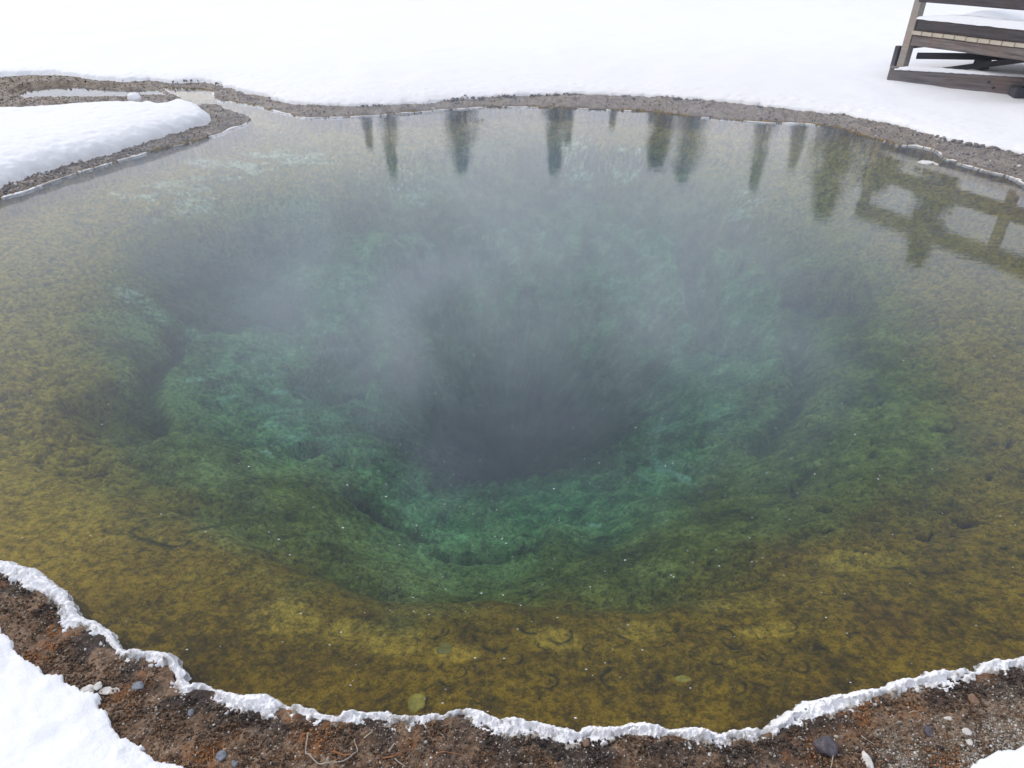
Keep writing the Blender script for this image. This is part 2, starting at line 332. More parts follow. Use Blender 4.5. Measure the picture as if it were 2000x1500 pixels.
# terraces and scalloped ledges on the slopes
slope_w = sstep(r1 + 0.1, r1 - 0.4, rad)
dep = dep + slope_w * (0.085 * fbm(GX, GY, 0.7, 5, 31, 0.48)) + 0.02 * fbm(GX, GY, 0.2, 4, 32) * (1 - slope_w)
rid = np.abs(fbm(ang * 2.6 + 4, rad * 0.55, 0.30, 4, 35))
dep = dep + slope_w * sstep(r2 + .2, r2 - .2, rad) * 0.13 * (0.25 - rid)
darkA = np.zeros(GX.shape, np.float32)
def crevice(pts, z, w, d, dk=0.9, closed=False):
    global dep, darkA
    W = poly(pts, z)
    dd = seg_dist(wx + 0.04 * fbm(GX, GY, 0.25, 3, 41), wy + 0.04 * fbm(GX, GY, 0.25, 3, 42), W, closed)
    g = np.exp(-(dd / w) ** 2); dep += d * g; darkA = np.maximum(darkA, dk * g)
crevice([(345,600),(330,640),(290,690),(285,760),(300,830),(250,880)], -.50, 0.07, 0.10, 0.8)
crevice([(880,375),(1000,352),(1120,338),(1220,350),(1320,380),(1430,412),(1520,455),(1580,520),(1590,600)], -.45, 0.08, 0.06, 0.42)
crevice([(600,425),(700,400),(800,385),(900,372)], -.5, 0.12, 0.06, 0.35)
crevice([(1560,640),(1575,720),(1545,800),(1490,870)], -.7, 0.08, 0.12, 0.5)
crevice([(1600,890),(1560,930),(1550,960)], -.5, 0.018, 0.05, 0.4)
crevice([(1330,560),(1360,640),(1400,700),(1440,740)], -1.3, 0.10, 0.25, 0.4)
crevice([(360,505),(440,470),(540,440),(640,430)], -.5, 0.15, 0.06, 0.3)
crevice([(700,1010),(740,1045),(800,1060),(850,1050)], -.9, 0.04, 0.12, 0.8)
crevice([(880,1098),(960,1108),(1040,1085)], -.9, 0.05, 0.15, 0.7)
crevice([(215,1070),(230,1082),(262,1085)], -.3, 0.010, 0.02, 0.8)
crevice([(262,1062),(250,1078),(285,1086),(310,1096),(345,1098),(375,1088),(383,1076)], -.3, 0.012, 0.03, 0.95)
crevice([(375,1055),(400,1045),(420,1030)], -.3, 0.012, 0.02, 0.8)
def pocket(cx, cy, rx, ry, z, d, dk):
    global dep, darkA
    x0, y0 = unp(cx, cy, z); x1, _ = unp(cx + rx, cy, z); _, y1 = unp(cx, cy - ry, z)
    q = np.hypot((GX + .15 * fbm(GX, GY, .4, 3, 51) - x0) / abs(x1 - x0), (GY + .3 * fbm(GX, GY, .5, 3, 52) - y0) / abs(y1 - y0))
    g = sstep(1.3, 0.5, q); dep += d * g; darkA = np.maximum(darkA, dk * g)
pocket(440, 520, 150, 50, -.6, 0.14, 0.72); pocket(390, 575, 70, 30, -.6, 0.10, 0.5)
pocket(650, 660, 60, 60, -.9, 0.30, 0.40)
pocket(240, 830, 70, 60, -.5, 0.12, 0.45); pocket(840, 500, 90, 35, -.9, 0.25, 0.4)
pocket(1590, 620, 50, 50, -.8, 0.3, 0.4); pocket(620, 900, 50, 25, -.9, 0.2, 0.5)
# round curled flakes of mat, dark detritus and shadow crescent painted along the rim
def flakes(n, box, rr, z, seedk, d=0.022, dk=0.9):
    global dep, darkA
    rg = np.random.default_rng(seedk)
    for _ in range(n):
        px = rg.uniform(box[0], box[2]); py = rg.uniform(box[1], box[3])
        cx, cy = unp(px, py, z); r_ = rg.uniform(*rr); a0 = rg.uniform(0, 6.28) if rg.random() < .3 else rg.normal(-1.2, 0.7); span = rg.uniform(0.7, 2.2)
        ix = np.abs(GX - cx) < r_ * 1.8; sel = ix & (np.abs(GY - cy) < r_ * 1.8)
        if not sel.any(): continue
        x = GX[sel] - cx; y = GY[sel] - cy; rr_ = np.hypot(x, y * rg.uniform(.8, 1.25)) + 0.25 * r_ * (vnoise(GX[sel], GY[sel], r_ * .6, seedk + 3) - .5)
        th = np.arctan2(y, x); da = np.abs((th - a0 + np.pi) % (2 * np.pi) - np.pi)
        w = r_ * (0.07 + 0.22 * vnoise(GX[sel], GY[sel], r_ * .9, seedk + 5))
        g = np.exp(-((rr_ - r_) / w) ** 2) * sstep(span, span - .7, da) * sstep(.15, .5, vnoise(GX[sel], GY[sel], r_ * .5, seedk + 7))
        dep[sel] += d * g - 0.35 * d * sstep(r_ * 1.02, r_ * .7, rr_); darkA[sel] = np.maximum(darkA[sel], dk * g)
flakes(36, (840,1215,1440,1395), (0.018, 0.045), -.25, 61, 0.028, 1.0)
flakes(26, (1380,1120,1700,1340), (0.015, 0.04), -.25, 62, 0.02, .95)
flakes(60, (1560,560,2050,1150), (0.02, 0.055), -.3, 63, 0.025, 1.0)
flakes(55, (-40,420,210,900), (0.03, 0.10), -.2, 64, 0.02, .7)
flakes(18, (380,1150,820,1360), (0.012, 0.03), -.25, 65, 0.012, .6)
# mottled small dark hollows of the mat
wv = worley(GX + .03 * fbm(GX, GY, .03, 3, 71), GY + .03 * fbm(GX, GY, .03, 3, 72), 0.055, 73)
hol = sstep(0.26, 0.05, wv) * sstep(-.1, .35, fbm(GX, GY, .35, 4, 74)) * (1 - slope_w)
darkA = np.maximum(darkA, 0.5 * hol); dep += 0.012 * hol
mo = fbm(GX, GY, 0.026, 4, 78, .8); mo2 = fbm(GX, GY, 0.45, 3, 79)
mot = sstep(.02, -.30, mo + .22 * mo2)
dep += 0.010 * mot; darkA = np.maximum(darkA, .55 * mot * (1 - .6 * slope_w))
dep += 0.012 * fbm(GX, GY, 0.035, 3, 75)
# shore drop-off
drop = 0.02 + 0.10 * sstep(0.0, 0.05, S) + 0.28 * np.clip(S, 0, 4) + 3.0 * np.clip(S - 0.55, 0, 4) ** 1.6
dep = np.minimum(dep, np.where(S > 0, drop, 0))
chan = sstep(8.6, 9.2, GY) * sstep(-2.2, -2.6, GX)
dep = np.where((chan > .5), np.minimum(dep, 0.035), dep)

# bank
ld = np.clip(-S, 0, None)
fine = fbm(GX, GY, 0.035, 4, 81, 0.65)
lump = np.clip(fbm(GX, GY, 0.09, 3, 82), 0, 1)
wgr = worley(GX, GY, 0.016, 85)
bank = 0.004 + 0.034 * (1 - np.exp(-ld / 0.13)) + 0.05 * (1 - np.exp(-ld / 0.9)) + 0.012 * fine * sstep(0, .03, ld) + 0.022 * lump * sstep(0, .05, ld) * near_w + 0.006 * (0.5 - wgr) * near_w
bank += (1 - near_w) * 0.02 * fbm(GX, GY, 0.25, 4, 83) * sstep(0, .1, ld)
bank = np.maximum(bank, 0.006)
Scr = sdf(GX, GY, CRUST)
bank = np.where(Scr > 0.004, np.minimum(bank, 0.003 + 0.02 * sstep(0.02, 0.10, ld)), bank)
snow_rise = 0.22 * sstep(0.3, 3.5, sdf(GX, GY, FARSNOW))
bank += snow_rise
isl = sdf(GX, GY, ISLAND)
leftflat = sstep(-1.9, -2.4, GX) * sstep(8.0, 8.8, GY) * sstep(12.5, 11, GY)
bank = bank * (1 - 0.35 * leftflat) + 0.0
bank = np.where(Spud > -0.08, np.minimum(bank, 0.006 - 0.02 * sstep(-.05, .12, Spud + .05 * fbm(GX, GY, .12, 3, 86))), bank)
GZ = np.where(S > 0, -dep, bank)
GZ = np.where((S > 0) & (S < 0.008), np.minimum(-0.004, GZ), GZ)

# attributes
zone = sstep(r1 + 0.22, r1 - 0.30, rad + 0.22 * fbm(GX, GY, .30, 6, 91, .65)) + sstep(r2 + .22, r2 - .45, rad + .30 * fbm(GX, GY, .4, 6, 92, .65))
rust = sstep(.15, .5, fbm(GX, GY, .55, 4, 93) + .12 * sstep(0.45, 0.0, S) - .24)
gold = np.clip(.95 * sstep(-.9, -1.9, GX + .35 * fbm(GX, GY, .5, 4, 111)) + .6 * sstep(1.6, 2.8, GX + .5 * fbm(GX, GY, .5, 4, 112)) + .7 * sstep(5.5, 6.8, GY), 0, 1).astype(np.float32)
pale = np.zeros(GX.shape, np.float32)
def pale_blob(cx, cy, rx, ry, z, amt, s, th=0.1, seedk=0, rot=0.0):
    x0, y0 = unp(cx, cy, z); x1, _ = unp(cx + rx, cy, z); _, y1 = unp(cx, cy - ry, z)
    a, b = (GX - x0), (GY - y0); ca, sa = math.cos(rot), math.sin(rot)
    q = np.hypot((a * ca + b * sa) / abs(x1 - x0), (-a * sa + b * ca) / abs(y1 - y0))
    m = sstep(1.2, 0.2, q) * amt
    n = fbm(a * 0.55, b * 1.0 - 1.8 * dep, s * .55, 6, 100 + seedk, .72)
    np.maximum(pale, sstep(th + .22, th + .62, n * .9 + m * .75), out=pale, where=q < 1.3)
for (cx, cy, rx, ry) in ((565,1225,75,50),(775,1270,65,38),(690,1250,50,30),(1080,1260,60,30),(1250,1240,70,30),(1430,1180,80,30),(1700,1080,90,30),(250,1070,70,12),(330,1072,40,16),(1500,1250,60,25),(60,880,60,50),(110,700,50,60),(900,1300,50,25)):
    x0, y0 = unp(cx, cy, -.28); x1, _ = unp(cx + rx, cy, -.28); _, y1 = unp(cx, cy - ry, -.28)
    q = np.hypot((GX - x0) / abs(x1 - x0), (GY - y0) / abs(y1 - y0)) + .45 * fbm(GX, GY, .12, 4, 110)
    gold = np.maximum(gold, sstep(1.15, .65, q))
pale_blob(340, 395, 110, 28, -.3, .72, .16, .1, 1, 0.6); pale_blob(430, 350, 110, 24, -.3, .75, .18, .1, 2, .6); pale_blob(570, 320, 130, 16, -.3, .7, .2, .1, 3, .3)
pale_blob(515, 585, 48, 36, -.9, .8, .10, .12, 4); pale_blob(375, 640, 34, 16, -.7, .75, .07, .1, 5); pale_blob(350, 686, 22, 10, -.7, .8, .05, .1, 6)
pale_blob(640, 590, 70, 60, -.75, .62, .22, .1, 17); pale_blob(420, 740, 90, 70, -.75, .55, .10, .2, 18); pale_blob(530, 700, 110, 60, -.8, .5, .16, .2, 23)
pale_blob(1275, 880, 60, 26, -1.4, .85, .08, .16, 7, .6); pale_blob(1390, 895, 40, 20, -1.3, .7, .06, .15, 8); pale_blob(1130, 300, 70, 22, -.3, .62, .14, .12, 9); pale_blob(1220, 320, 60, 12, -.4, .7, .12, .1, 10)
pale_blob(800, 320, 60, 20, -.3, .6, .1, .1, 11); pale_blob(240, 555, 50, 18, -.4, .7, .06, .14, 12); pale_blob(1150, 1030, 50, 16, -.9, .8, .05, .2, 13); pale_blob(720, 1040, 40, 14, -.9, .75, .05, .2, 14)
pale_blob(1450, 470, 60, 30, -.8, .5, .12, .15, 15); pale_blob(530, 915, 22, 7, -.8, .9, .04, .12, 16); pale_blob(620, 850, 110, 110, -1.0, .55, .10, .28, 19)
pale_blob(1300, 930, 120, 80, -1.0, .6, .10, .26, 20); pale_blob(900, 460, 300, 60, -.8, .42, .2, .25, 24); pale_blob(290, 590, 60, 30, -.5, .6, .05, .2, 21)
pale = pale * (1 - darkA)
darkA = np.maximum(darkA, sstep(r3 * 1.42, r3 * .40, rad + .22 * fbm(GX, GY, .5, 4, 77) + .25 * (GY - K[1]) - .12 * (GX - K[0])) * .93)  # throat painted dark, standing in for the gloom of deep water

grav = sstep(0.22, 0.55, ld + .18 * sstep(.3, 1.0, GX) + .16 * fbm(GX, GY, .12, 4, 95)) * near_w * (0.45 + .55 * sstep(0.2, 1.2, GX)) + (1 - near_w)
grav = np.clip(grav, 0, 1)
onz = sstep(.12, .45, fbm(GX, GY, .10, 4, 96)) * .8 + .7 * sstep(.35, .0, np.hypot((GX - unp(1760, 1410)[0]) / .35, (GY - unp(1760, 1410)[1]) / .12)) * sstep(-.3, .2, fbm(GX, GY, .06, 3, 97))
farust = sstep(.10, .03, ld) * sstep(-.1, .3, fbm(GX, GY, .5, 3, 98)) * (1 - near_w) * sstep(0, 3, GX)
org = np.clip(onz * near_w * sstep(.5, .25, ld) + farust * .8 + .35 * (1 - near_w) * sstep(-2.5, -3.2, GX) * sstep(0, .4, fbm(GX, GY, .3, 3, 99)), 0, 1)
blk = sstep(.13, .05, ld) * sstep(-.25, .1, fbm(GX, GY, .09, 3, 101)) * near_w
blk = np.clip(blk + .6 * sstep(.25, .45, fbm(GX, GY, .15, 4, 102)) * near_w, 0, 1)
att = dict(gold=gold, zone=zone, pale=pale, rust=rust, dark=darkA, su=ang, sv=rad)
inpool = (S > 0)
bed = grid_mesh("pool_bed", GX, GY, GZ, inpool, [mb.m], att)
tag(bed, kind='structure')
bankm = grid_mesh("ground", GX, GY, np.where(inpool, GZ, GZ), ~inpool & (sdf(GX, GY, FARSNOW) < 0.4) | (GY < 0) & (GY > -3), [mg.m], dict(grav=grav, org=org, blk=blk, wet=ld))
tag(bankm, kind='structure')

def height_at(x, y):
    """nearest ground vertex height"""
    a = math.degrees(math.atan2(x, y)); r = math.hypot(x, y)
    j = int(round((a + HALF) / (2 * HALF) * (NF - 1))); al = math.degrees(math.atan2(CAM_H, r))
    i = int(np.argmin(np.abs(alph - al))); j = max(0, min(NF - 1, j))
    return float(GZ[i, j])
def on_ground(px, py):
    z = 0.05
    for _ in range(3):
        x, y = unp(px, py, z); z = max(height_at(x, y), 0.0)
    return x, y, z

# ------------------------------------------------------------------ crust of frost round the water
alc = np.concatenate([np.linspace(64.5, 32, 1150)])
CX, CY = fan(1500, 58, alc, 8)
cwx = CX + 0.007 * fbm(CX, CY, 0.022, 3, 203); cwy = CY + 0.007 * fbm(CX, CY, 0.022, 3, 204)
dc = sdf(cwx, cwy, CRUST); so = sdf(cwx, cwy, SHORE)
dlp = 0.016 * fbm(CX, CY, .07, 4, 205, .6) + .006 * (worley(CX, CY, .014, 215) - .4)
edge_land = fbm(CX, CY, 0.014, 3, 206, .6)
dc = dc + 0.011 * sstep(-.015, -.045, so)
dc = dc - 0.020 * np.clip(fbm(CX, CY, .30, 4, 231, .6) + .1, 0, 1) * sstep(-.012, -.04, so)
dc2 = dc - dlp * .5 - np.where(so < -0.03, 0.030 * (edge_land + .05), 0)
landw = sstep(-.02, -.05, so)
prof = sstep(-0.004, 0.018 + 0.035 * landw, dc2)
cz = 0.022 * prof - 0.003 + 0.022 * sstep(0.0, 0.07, -so) + 0.012 * fbm(CX, CY, 0.05, 3, 207) * prof + 0.007 * (0.5 - worley(CX, CY, 0.011, 213)) * prof + 0.006 * fbm(CX, CY, 0.012, 3, 208, .7) * prof
base = 0.014 + 0.030 * (1 - np.exp(-np.clip(-so, 0, None) / 0.10)) + 0.05 * (1 - np.exp(-np.clip(-so, 0, None) / 0.9))

cz = np.where(dc2 < 0, cz - 0.02, cz)
cdirt = sstep(0.018, 0.000, dc + .012 * edge_land) * sstep(.0, -.035, so) * sstep(-.3, .25, fbm(CX, CY, .02, 3, 209))
cdirt = np.maximum(cdirt, sstep(.45, .7, fbm(CX, CY, .03, 4, 210)) * .6)
crust = grid_mesh("frost_crust", CX, CY, cz, (dc2 > -0.004) & (CY < 5), [mc.m], dict(dirt=cdirt), wrap=False)
tag(crust, kind='stuff', label='white frothy frost crust edging the near shore of the pool', cat='frost')
# thin broken white line on the far shore
alf = np.linspace(26, 8.5, 1300); FX, FY = fan(1500, 50, alf, 4)
fs = sdf(FX + .012 * fbm(FX, FY, .05, 3, 3), FY + .012 * fbm(FX, FY, .05, 3, 4), SHORE) + 0.02 * fbm(FX, FY, 0.16, 3, 8)
fw = 0.004 + 0.030 * np.clip(fbm(FX, FY, .30, 5, 221, .7), -.6, 1)
fm = fw - np.abs(fs + 0.008)
fz = 0.004 + 0.003 * sstep(0, .02, fm) + .004 * fbm(FX, FY, .06, 3, 222)
fcr = grid_mesh("frost_crust", FX, FY, np.where(fm > 0, fz, -0.02), (fm > 0), [mc.m], dict(dirt=sstep(.1, .5, fbm(FX, FY, .12, 3, 223)) * .7), wrap=False)
tag(fcr, kind='stuff', label='thin broken white mineral line along the far waterline', cat='frost')

# ------------------------------------------------------------------ snow
als = np.concatenate([[86, 82, 78], np.linspace(75, 50, 260), np.linspace(49.9, 17, 160), np.linspace(16.95, 4.0, 520), np.linspace(3.9, 0.6, 60), [0.45, 0.32, 0.24]])
SX, SY = fan(1150, 60, als)
def base_h(x, y):
    """smooth height of the ground under the snow"""
    l = np.clip(-sdf(x, y, SHORE), 0, None)
    return 0.044 + 0.05 * (1 - np.exp(-l / 0.9)) - .03 * np.exp(-l / .1)
SB = base_h(SX, SY)
und = 0.05 * fbm(SX, SY, 2.2, 4, 301) + 0.012 * fbm(SX, SY, 0.5, 3, 302)
def snow(name, Pn, T, w, edge, seedk, rise=0.0, cut=400):
    e2 = fbm(SX, SY, .035, 4, seedk + 9, .7) * .014
    d = sdf(SX + edge * fbm(SX, SY, .18, 4, seedk), SY + edge * fbm(SX, SY, .18, 4, seedk + 1), Pn) + e2
    dd = np.clip(d, 0, None)
    t = T * (1 - np.exp(-(dd / w) ** 0.8)) 
    t = t + np.clip(dd / 0.8, 0, 1) * und + rise * sstep(0.2, 3.5, dd)
    z = SB + t + 0.010 * fbm(SX, SY, .07, 3, seedk + 5) * sstep(0, .05, dd) * sstep(1.2, 0.1, dd)
    if name == 'snow_field': z = z - 0.10 * np.exp(-(((SX - 5.9) / .8) ** 2 + ((SY - 8.25) / .45) ** 2)) - .04 * np.exp(-(((SX - 5.2) / .9) ** 2 + ((SY - 8.7) / .5) ** 2))
    z = np.where(d < 0, SB - 0.06, z)
    o = grid_mesh(name, SX, SY, z, d > -0.02, [M_snow]); tag(o, kind='structure'); return o, z
sf, SFZ = snow("snow_field", FARSNOW, 0.055, 0.10, 0.05, 311, rise=0.07)
snow("snow_bank", ISLAND, 0.13, 0.07, 0.035, 321)
snow("snow_patch", NEARSNOW, 0.050, 0.12, 0.05, 331)
def snow_h(x, y):
    a = math.degrees(math.atan2(x, y)); r = math.hypot(x, y)
    j = int(round((a + 60) / 120 * 1149)); i = int(np.argmin(np.abs(als - math.degrees(math.atan2(CAM_H, r)))))
    return float(SFZ[i, max(0, min(1149, j))])

# ------------------------------------------------------------------ water
mw = MT("water"); P = pos(mw)
rip = mw.n("ShaderNodeMapping", {'Vector': P, 'Scale': (1.0, 2.6, 1.0)}).outputs[0]
h1 = mw.noise(rip, 6.0, 3, 0.5); h2 = mw.noise(rip, 22.0, 2, 0.5)
patch = mw.ramp(mw.noise(P, 0.7, 2, 0.5), (0.35, 0.35), (0.65, 1.0))
hh = mw.math('MULTIPLY', mw.math('ADD', h1, mw.math('MULTIPLY', h2, 0.30)), patch)
nb = mw.bump(hh, 0.5, 0.0011)
fr = mw.n("ShaderNodeFresnel", {'IOR': 1.33, 'Normal': nb}).outputs[0]
gl = mw.n("ShaderNodeBsdfGlossy", {'Color': (1, 1, 1, 1), 'Roughness': 0.02, 'Normal': nb}).outputs[0]
tr = mw.n("ShaderNodeBsdfTransparent", {'Color': (1, 1, 1, 1)}).outputs[0]
mxs = mw.n("ShaderNodeMixShader", {0: fr, 1: tr, 2: gl}).outputs[0]
mw.t.links.new(mxs, mw.out.inputs['Surface'])
ab = mw.n("ShaderNodeVolumeAbsorption", {'Color': (0.22, 0.79, 0.83, 1), 'Density': 0.66}).outputs[0]
sc = mw.n("ShaderNodeVolumeScatter", {'Color': (0.20, 0.48, 1.0, 1), 'Density': 0.10, 'Anisotropy': 0.5}).outputs[0]
ad = mw.n("ShaderNodeAddShader", {0: ab, 1: sc}).outputs[0]
mw.t.links.new(ad, mw.out.inputs['Volume'])
def box_mesh(name, lo, hi, mat, parent=None):
    x0, y0, z0 = lo; x1, y1, z1 = hi
    me = bpy.data.meshes.new(name)
    me.from_pydata([(x0,y0,z0),(x1,y0,z0),(x1,y1,z0),(x0,y1,z0),(x0,y0,z1),(x1,y0,z1),(x1,y1,z1),(x0,y1,z1)], [],
                   [(3,2,1,0),(4,5,6,7),(0,1,5,4),(1,2,6,5),(2,3,7,6),(3,0,4,7)])
    me.materials.append(mat); o = bpy.data.objects.new(name, me); COL.objects.link(o)
    if parent: o.parent = parent
    return o
water = box_mesh("water", (-7.5, 0.2, -5.0), (7.5, 12.2, 0.0), mw.m); tag(water, kind='structure')

# ------------------------------------------------------------------ steam
ms = MT("steam"); P = pos(ms)
sep = ms.n("ShaderNodeSeparateXYZ", {0: P})
sn = ms.noise(ms.n("ShaderNodeMapping", {'Vector': P, 'Scale': (1.0, 0.8, 0.8)}).outputs[0], 1.5, 5, 0.62, 1.0)
fall = ms.math('SUBTRACT', 1.0, ms.math('DIVIDE', sep.outputs['Z'], 0.90), True)
dx = ms.math('DIVIDE', ms.math('SUBTRACT', sep.outputs['X'], 0.3), 4.2); dy = ms.math('DIVIDE', ms.math('SUBTRACT', sep.outputs['Y'], 4.9), 4.4)
rr = ms.math('ADD', ms.math('MULTIPLY', dx, dx), ms.math('MULTIPLY', dy, dy))
edge = ms.n("ShaderNodeMapRange", {0: rr, 1: 0.85, 2: 0.40, 3: 0.0, 4: 1.0}).outputs[0]
den = ms.math('MULTIPLY', ms.math('MULTIPLY', ms.ramp(sn, (0.38, 0.08), (0.66, 1.15)), fall), edge)
px_ = ms.math('DIVIDE', ms.math('SUBTRACT', sep.outputs['X'], 0.0), 1.5); py_ = ms.math('DIVIDE', ms.math('SUBTRACT', sep.outputs['Y'], 2.75), 1.5)
pr_ = ms.math('ADD', ms.math('MULTIPLY', px_, px_), ms.math('MULTIPLY', py_, py_))
plume = ms.n("ShaderNodeMapRange", {0: pr_, 1: 1.0, 2: 0.0, 3: 0.34, 4: 2.2}).outputs[0]
den = ms.math('MULTIPLY', ms.math('MULTIPLY', den, plume), 0.50)
bx_ = ms.math('DIVIDE', ms.math('SUBTRACT', sep.outputs['X'], 2.5), 1.5); by_ = ms.math('DIVIDE', ms.math('SUBTRACT', sep.outputs['Y'], 8.5), 0.9)
b2 = ms.n("ShaderNodeMapRange", {0: ms.math('ADD', ms.math('MULTIPLY', bx_, bx_), ms.math('MULTIPLY', by_, by_)), 1: 1.0, 2: 0.0, 3: 0.0, 4: 0.12}).outputs[0]
den = ms.math('ADD', den, ms.math('MULTIPLY', ms.math('MULTIPLY', b2, fall), ms.ramp(sn, (0.36, 0.2), (0.62, 1.0))))
vl = ms.n("ShaderNodeMapRange", {0: sep.outputs['Y'], 1: 1.9, 2: 4.2, 3: 0.0, 4: 0.035}).outputs[0]
den = ms.math('ADD', den, ms.math('MULTIPLY', vl, fall))
pv = ms.n("ShaderNodeVolumeScatter", {'Color': (0.62, 0.78, 1.0, 1), 'Density': den, 'Anisotropy': 0.2}).outputs[0]
ms.t.links.new(pv, ms.out.inputs['Volume'])
steam = box_mesh("steam", (-4.2, 0.9, 0.03), (4.8, 10.2, 0.98), ms.m)
tag(steam, kind='stuff', label='thin white steam drifting low over the hot pool', cat='steam')

# ------------------------------------------------------------------ small mesh helpers
def mesh_obj(name, V, F, mat, parent=None, smooth=False, edge=None):
    me = bpy.data.meshes.new(name); me.from_pydata([tuple(v) for v in V], [], F); me.materials.append(mat)
    if smooth: me.polygons.foreach_set('use_smooth', [True] * len(me.polygons))
    me.update(); o = bpy.data.objects.new(name, me); COL.objects.link(o)
    if parent: o.parent = parent
    return o
def ico(sub=2):
    import bmesh
    bm = bmesh.new(); bmesh.ops.create_icosphere(bm, subdivisions=sub, radius=1.0)
    V = np.array([v.co[:] for v in bm.verts], np.float32); F = np.array([[v.index for v in f.verts] for f in bm.faces]); bm.free(); return V, F
IV2, IF2 = ico(2); IV1, IF1 = ico(1); IV3, IF3 = ico(3)
def lumpy(V, amt, sc, seed):
    out = []
    for v in V:
        n = mnoise.fractal(Vector(v) * sc + Vector((seed * 3.1, seed * 1.7, seed)), 0.8, 2.0, 3)
        out.append(Vector(v) * (1 + amt * n))
    return np.array([o[:] for o in out], np.float32)
def instanced_mesh(name, bases, P, S_, ROT, tint, mat, kind_label):
    """many small bodies baked into one mesh (things nobody could count)"""
    Vs, Fs, Ts = [], [], []; off = 0
    for k in range(len(P)):
        V, F = bases[k % len(bases)]
        M = ROT[k]; v = (V * S_[k]) @ M.T + P[k]
        Vs.append(v); Fs.append(F + off); Ts.append(np.full(len(v), tint[k], np.float32)); off += len(v)
    V = np.concatenate(Vs).astype(np.float32); F = np.concatenate(Fs).astype(np.int32); T = np.concatenate(Ts)
    me = bpy.data.meshes.new(name); me.vertices.add(len(V)); me.vertices.foreach_set('co', V.reshape(-1))
    me.loops.add(F.size); me.loops.foreach_set('vertex_index', F.reshape(-1)); me.polygons.add(len(F)); me.polygons.foreach_set('loop_start', (np.arange(len(F)) * 3).astype(np.int32))
    me.update(calc_edges=True); at = me.attributes.new('tint', 'FLOAT', 'POINT'); at.data.foreach_set('value', T)
    me.materials.append(mat); o = bpy.data.objects.new(name, me); COL.objects.link(o)
    tag(o, kind='stuff', label=kind_label[0], cat=kind_label[1]); return o
def rotm(a, b, c): return np.array(Matrix.Rotation(a, 3, 'Z') @ Matrix.Rotation(b, 3, 'X') @ Matrix.Rotation(c, 3, 'Y'), np.float32)

# ------------------------------------------------------------------ gravel on the banks
mgv = MT("gravel"); tn = mgv.attr('tint'); gn = mgv.noise(pos(mgv), 180, 3, .6)
gc = mgv.ramp(tn, (0.0, (0.03, 0.026, 0.024)), (0.2, (0.10, 0.075, 0.055)), (0.42, (0.22, 0.17, 0.125)), (0.62, (0.34, 0.31, 0.26)), (0.85, (0.52, 0.50, 0.46)), (1.0, (0.66, 0.65, 0.62)))
gc = mgv.mix(mgv.ramp(gn, (.35, .5), (.65, 0.0)), gc, mgv.mix(1.0, gc, (0.45, 0.42, 0.4), 'MULTIPLY'))
mgv.bsdf(gc, 0.7)
bases = [(lumpy(IV1, .35, 1.3, s) * np.array([1, .8, .6], np.float32), IF1) for s in range(8)]
P_, S_, Rm, Tt = [], [], [], []
shore_near = poly(near_shore)
tries = 0
ldf = np.array(ld); 
while len(P_) < 20000 and tries < 400000:
    tries += 1
    px = random.uniform(-60, 2060); py = random.uniform(1090, 1560)
    x, y = unp(px, py, .04)
    a = math.degrees(math.atan2(x, y)); r = math.hypot(x, y); j = int(round((a + HALF) / (2 * HALF) * (NF - 1)))
    if j < 0 or j >= NF: continue
    i = int(np.searchsorted(-alph, -math.degrees(math.atan2(CAM_H, r)))); i = min(i, len(alph) - 1)
    l = ldf[i, j]; g = grav[i, j]
    if l < 0.03 or Scr[i, j] > 0.0: continue
    if random.random() > 0.14 + 0.86 * g ** 1.2: continue
    s = 0.0011 + abs(random.gauss(0, 0.0013)) * (1.5 if random.random() < .06 else 1); s = min(s, .008)
    P_.append((x, y, GZ[i, j] + s * .25)); S_.append(s); Rm.append(rotm(random.uniform(0, 6.28), random.gauss(0, .5), random.gauss(0, .5)))
    t = random.gauss(.56, .22) if g > .5 else random.gauss(.38, .26)
    Tt.append(min(1, max(0, t)))
# far banks
Sfs = sdf(GX, GY, FARSNOW)
for _ in range(26000):
    if random.random() < .5: px = random.uniform(450, 2010); py = None
    else: px = random.uniform(-10, 500); py = random.uniform(150, 390)
    if py is None:
        py = random.uniform(185, 372)
    x, y = unp(px, py, .05); a = math.degrees(math.atan2(x, y)); r = math.hypot(x, y)
    j = int(round((a + HALF) / (2 * HALF) * (NF - 1))); i = int(np.searchsorted(-alph, -math.degrees(math.atan2(CAM_H, r)))); i = min(i, len(alph) - 1)
    if ldf[i, j] < .03 or GZ[i, j] < 0.004 or Sfs[i, j] > .03 or isl[i, j] > .03: continue
    s = random.uniform(.005, .012) * (1.0 if random.random() < .96 else 1.8)
    P_.append((x, y, GZ[i, j] + s * .2)); S_.append(s); Rm.append(rotm(random.uniform(0, 6.28), random.gauss(0, .5), random.gauss(0, .5))); Tt.append(min(1, max(0, random.gauss(.42, .27))))
for k in range(len(FARSNOW) - 8):
    a, b = FARSNOW[k], FARSNOW[k + 1]
    if a[1] < 3.2 or a[0] < -5.5: continue
    for _ in range(int(np.hypot(*(b - a)) * 55)):
        t = random.random(); off = random.gauss(-.02, .03); x = a[0] + (b[0] - a[0]) * t; y = a[1] + (b[1] - a[1]) * t + off
        g = mnoise.noise(Vector((x * 2.5, y * 2.5, 1)))
        if g < -.1 + .3 * random.random(): continue
        s = random.uniform(.008, .022) * (1 + g)
        P_.append((x, y, .05 + s * .4)); S_.append(s); Rm.append(rotm(random.uniform(0, 6.28), random.gauss(0, .5), random.gauss(0, .5))); Tt.append(min(1, max(0, random.gauss(.28, .15))))
instanced_mesh("gravel", bases, np.array(P_, np.float32), S_, Rm, Tt, mgv.m, ('loose pale and dark gravel strewn over the brown banks', 'gravel'))

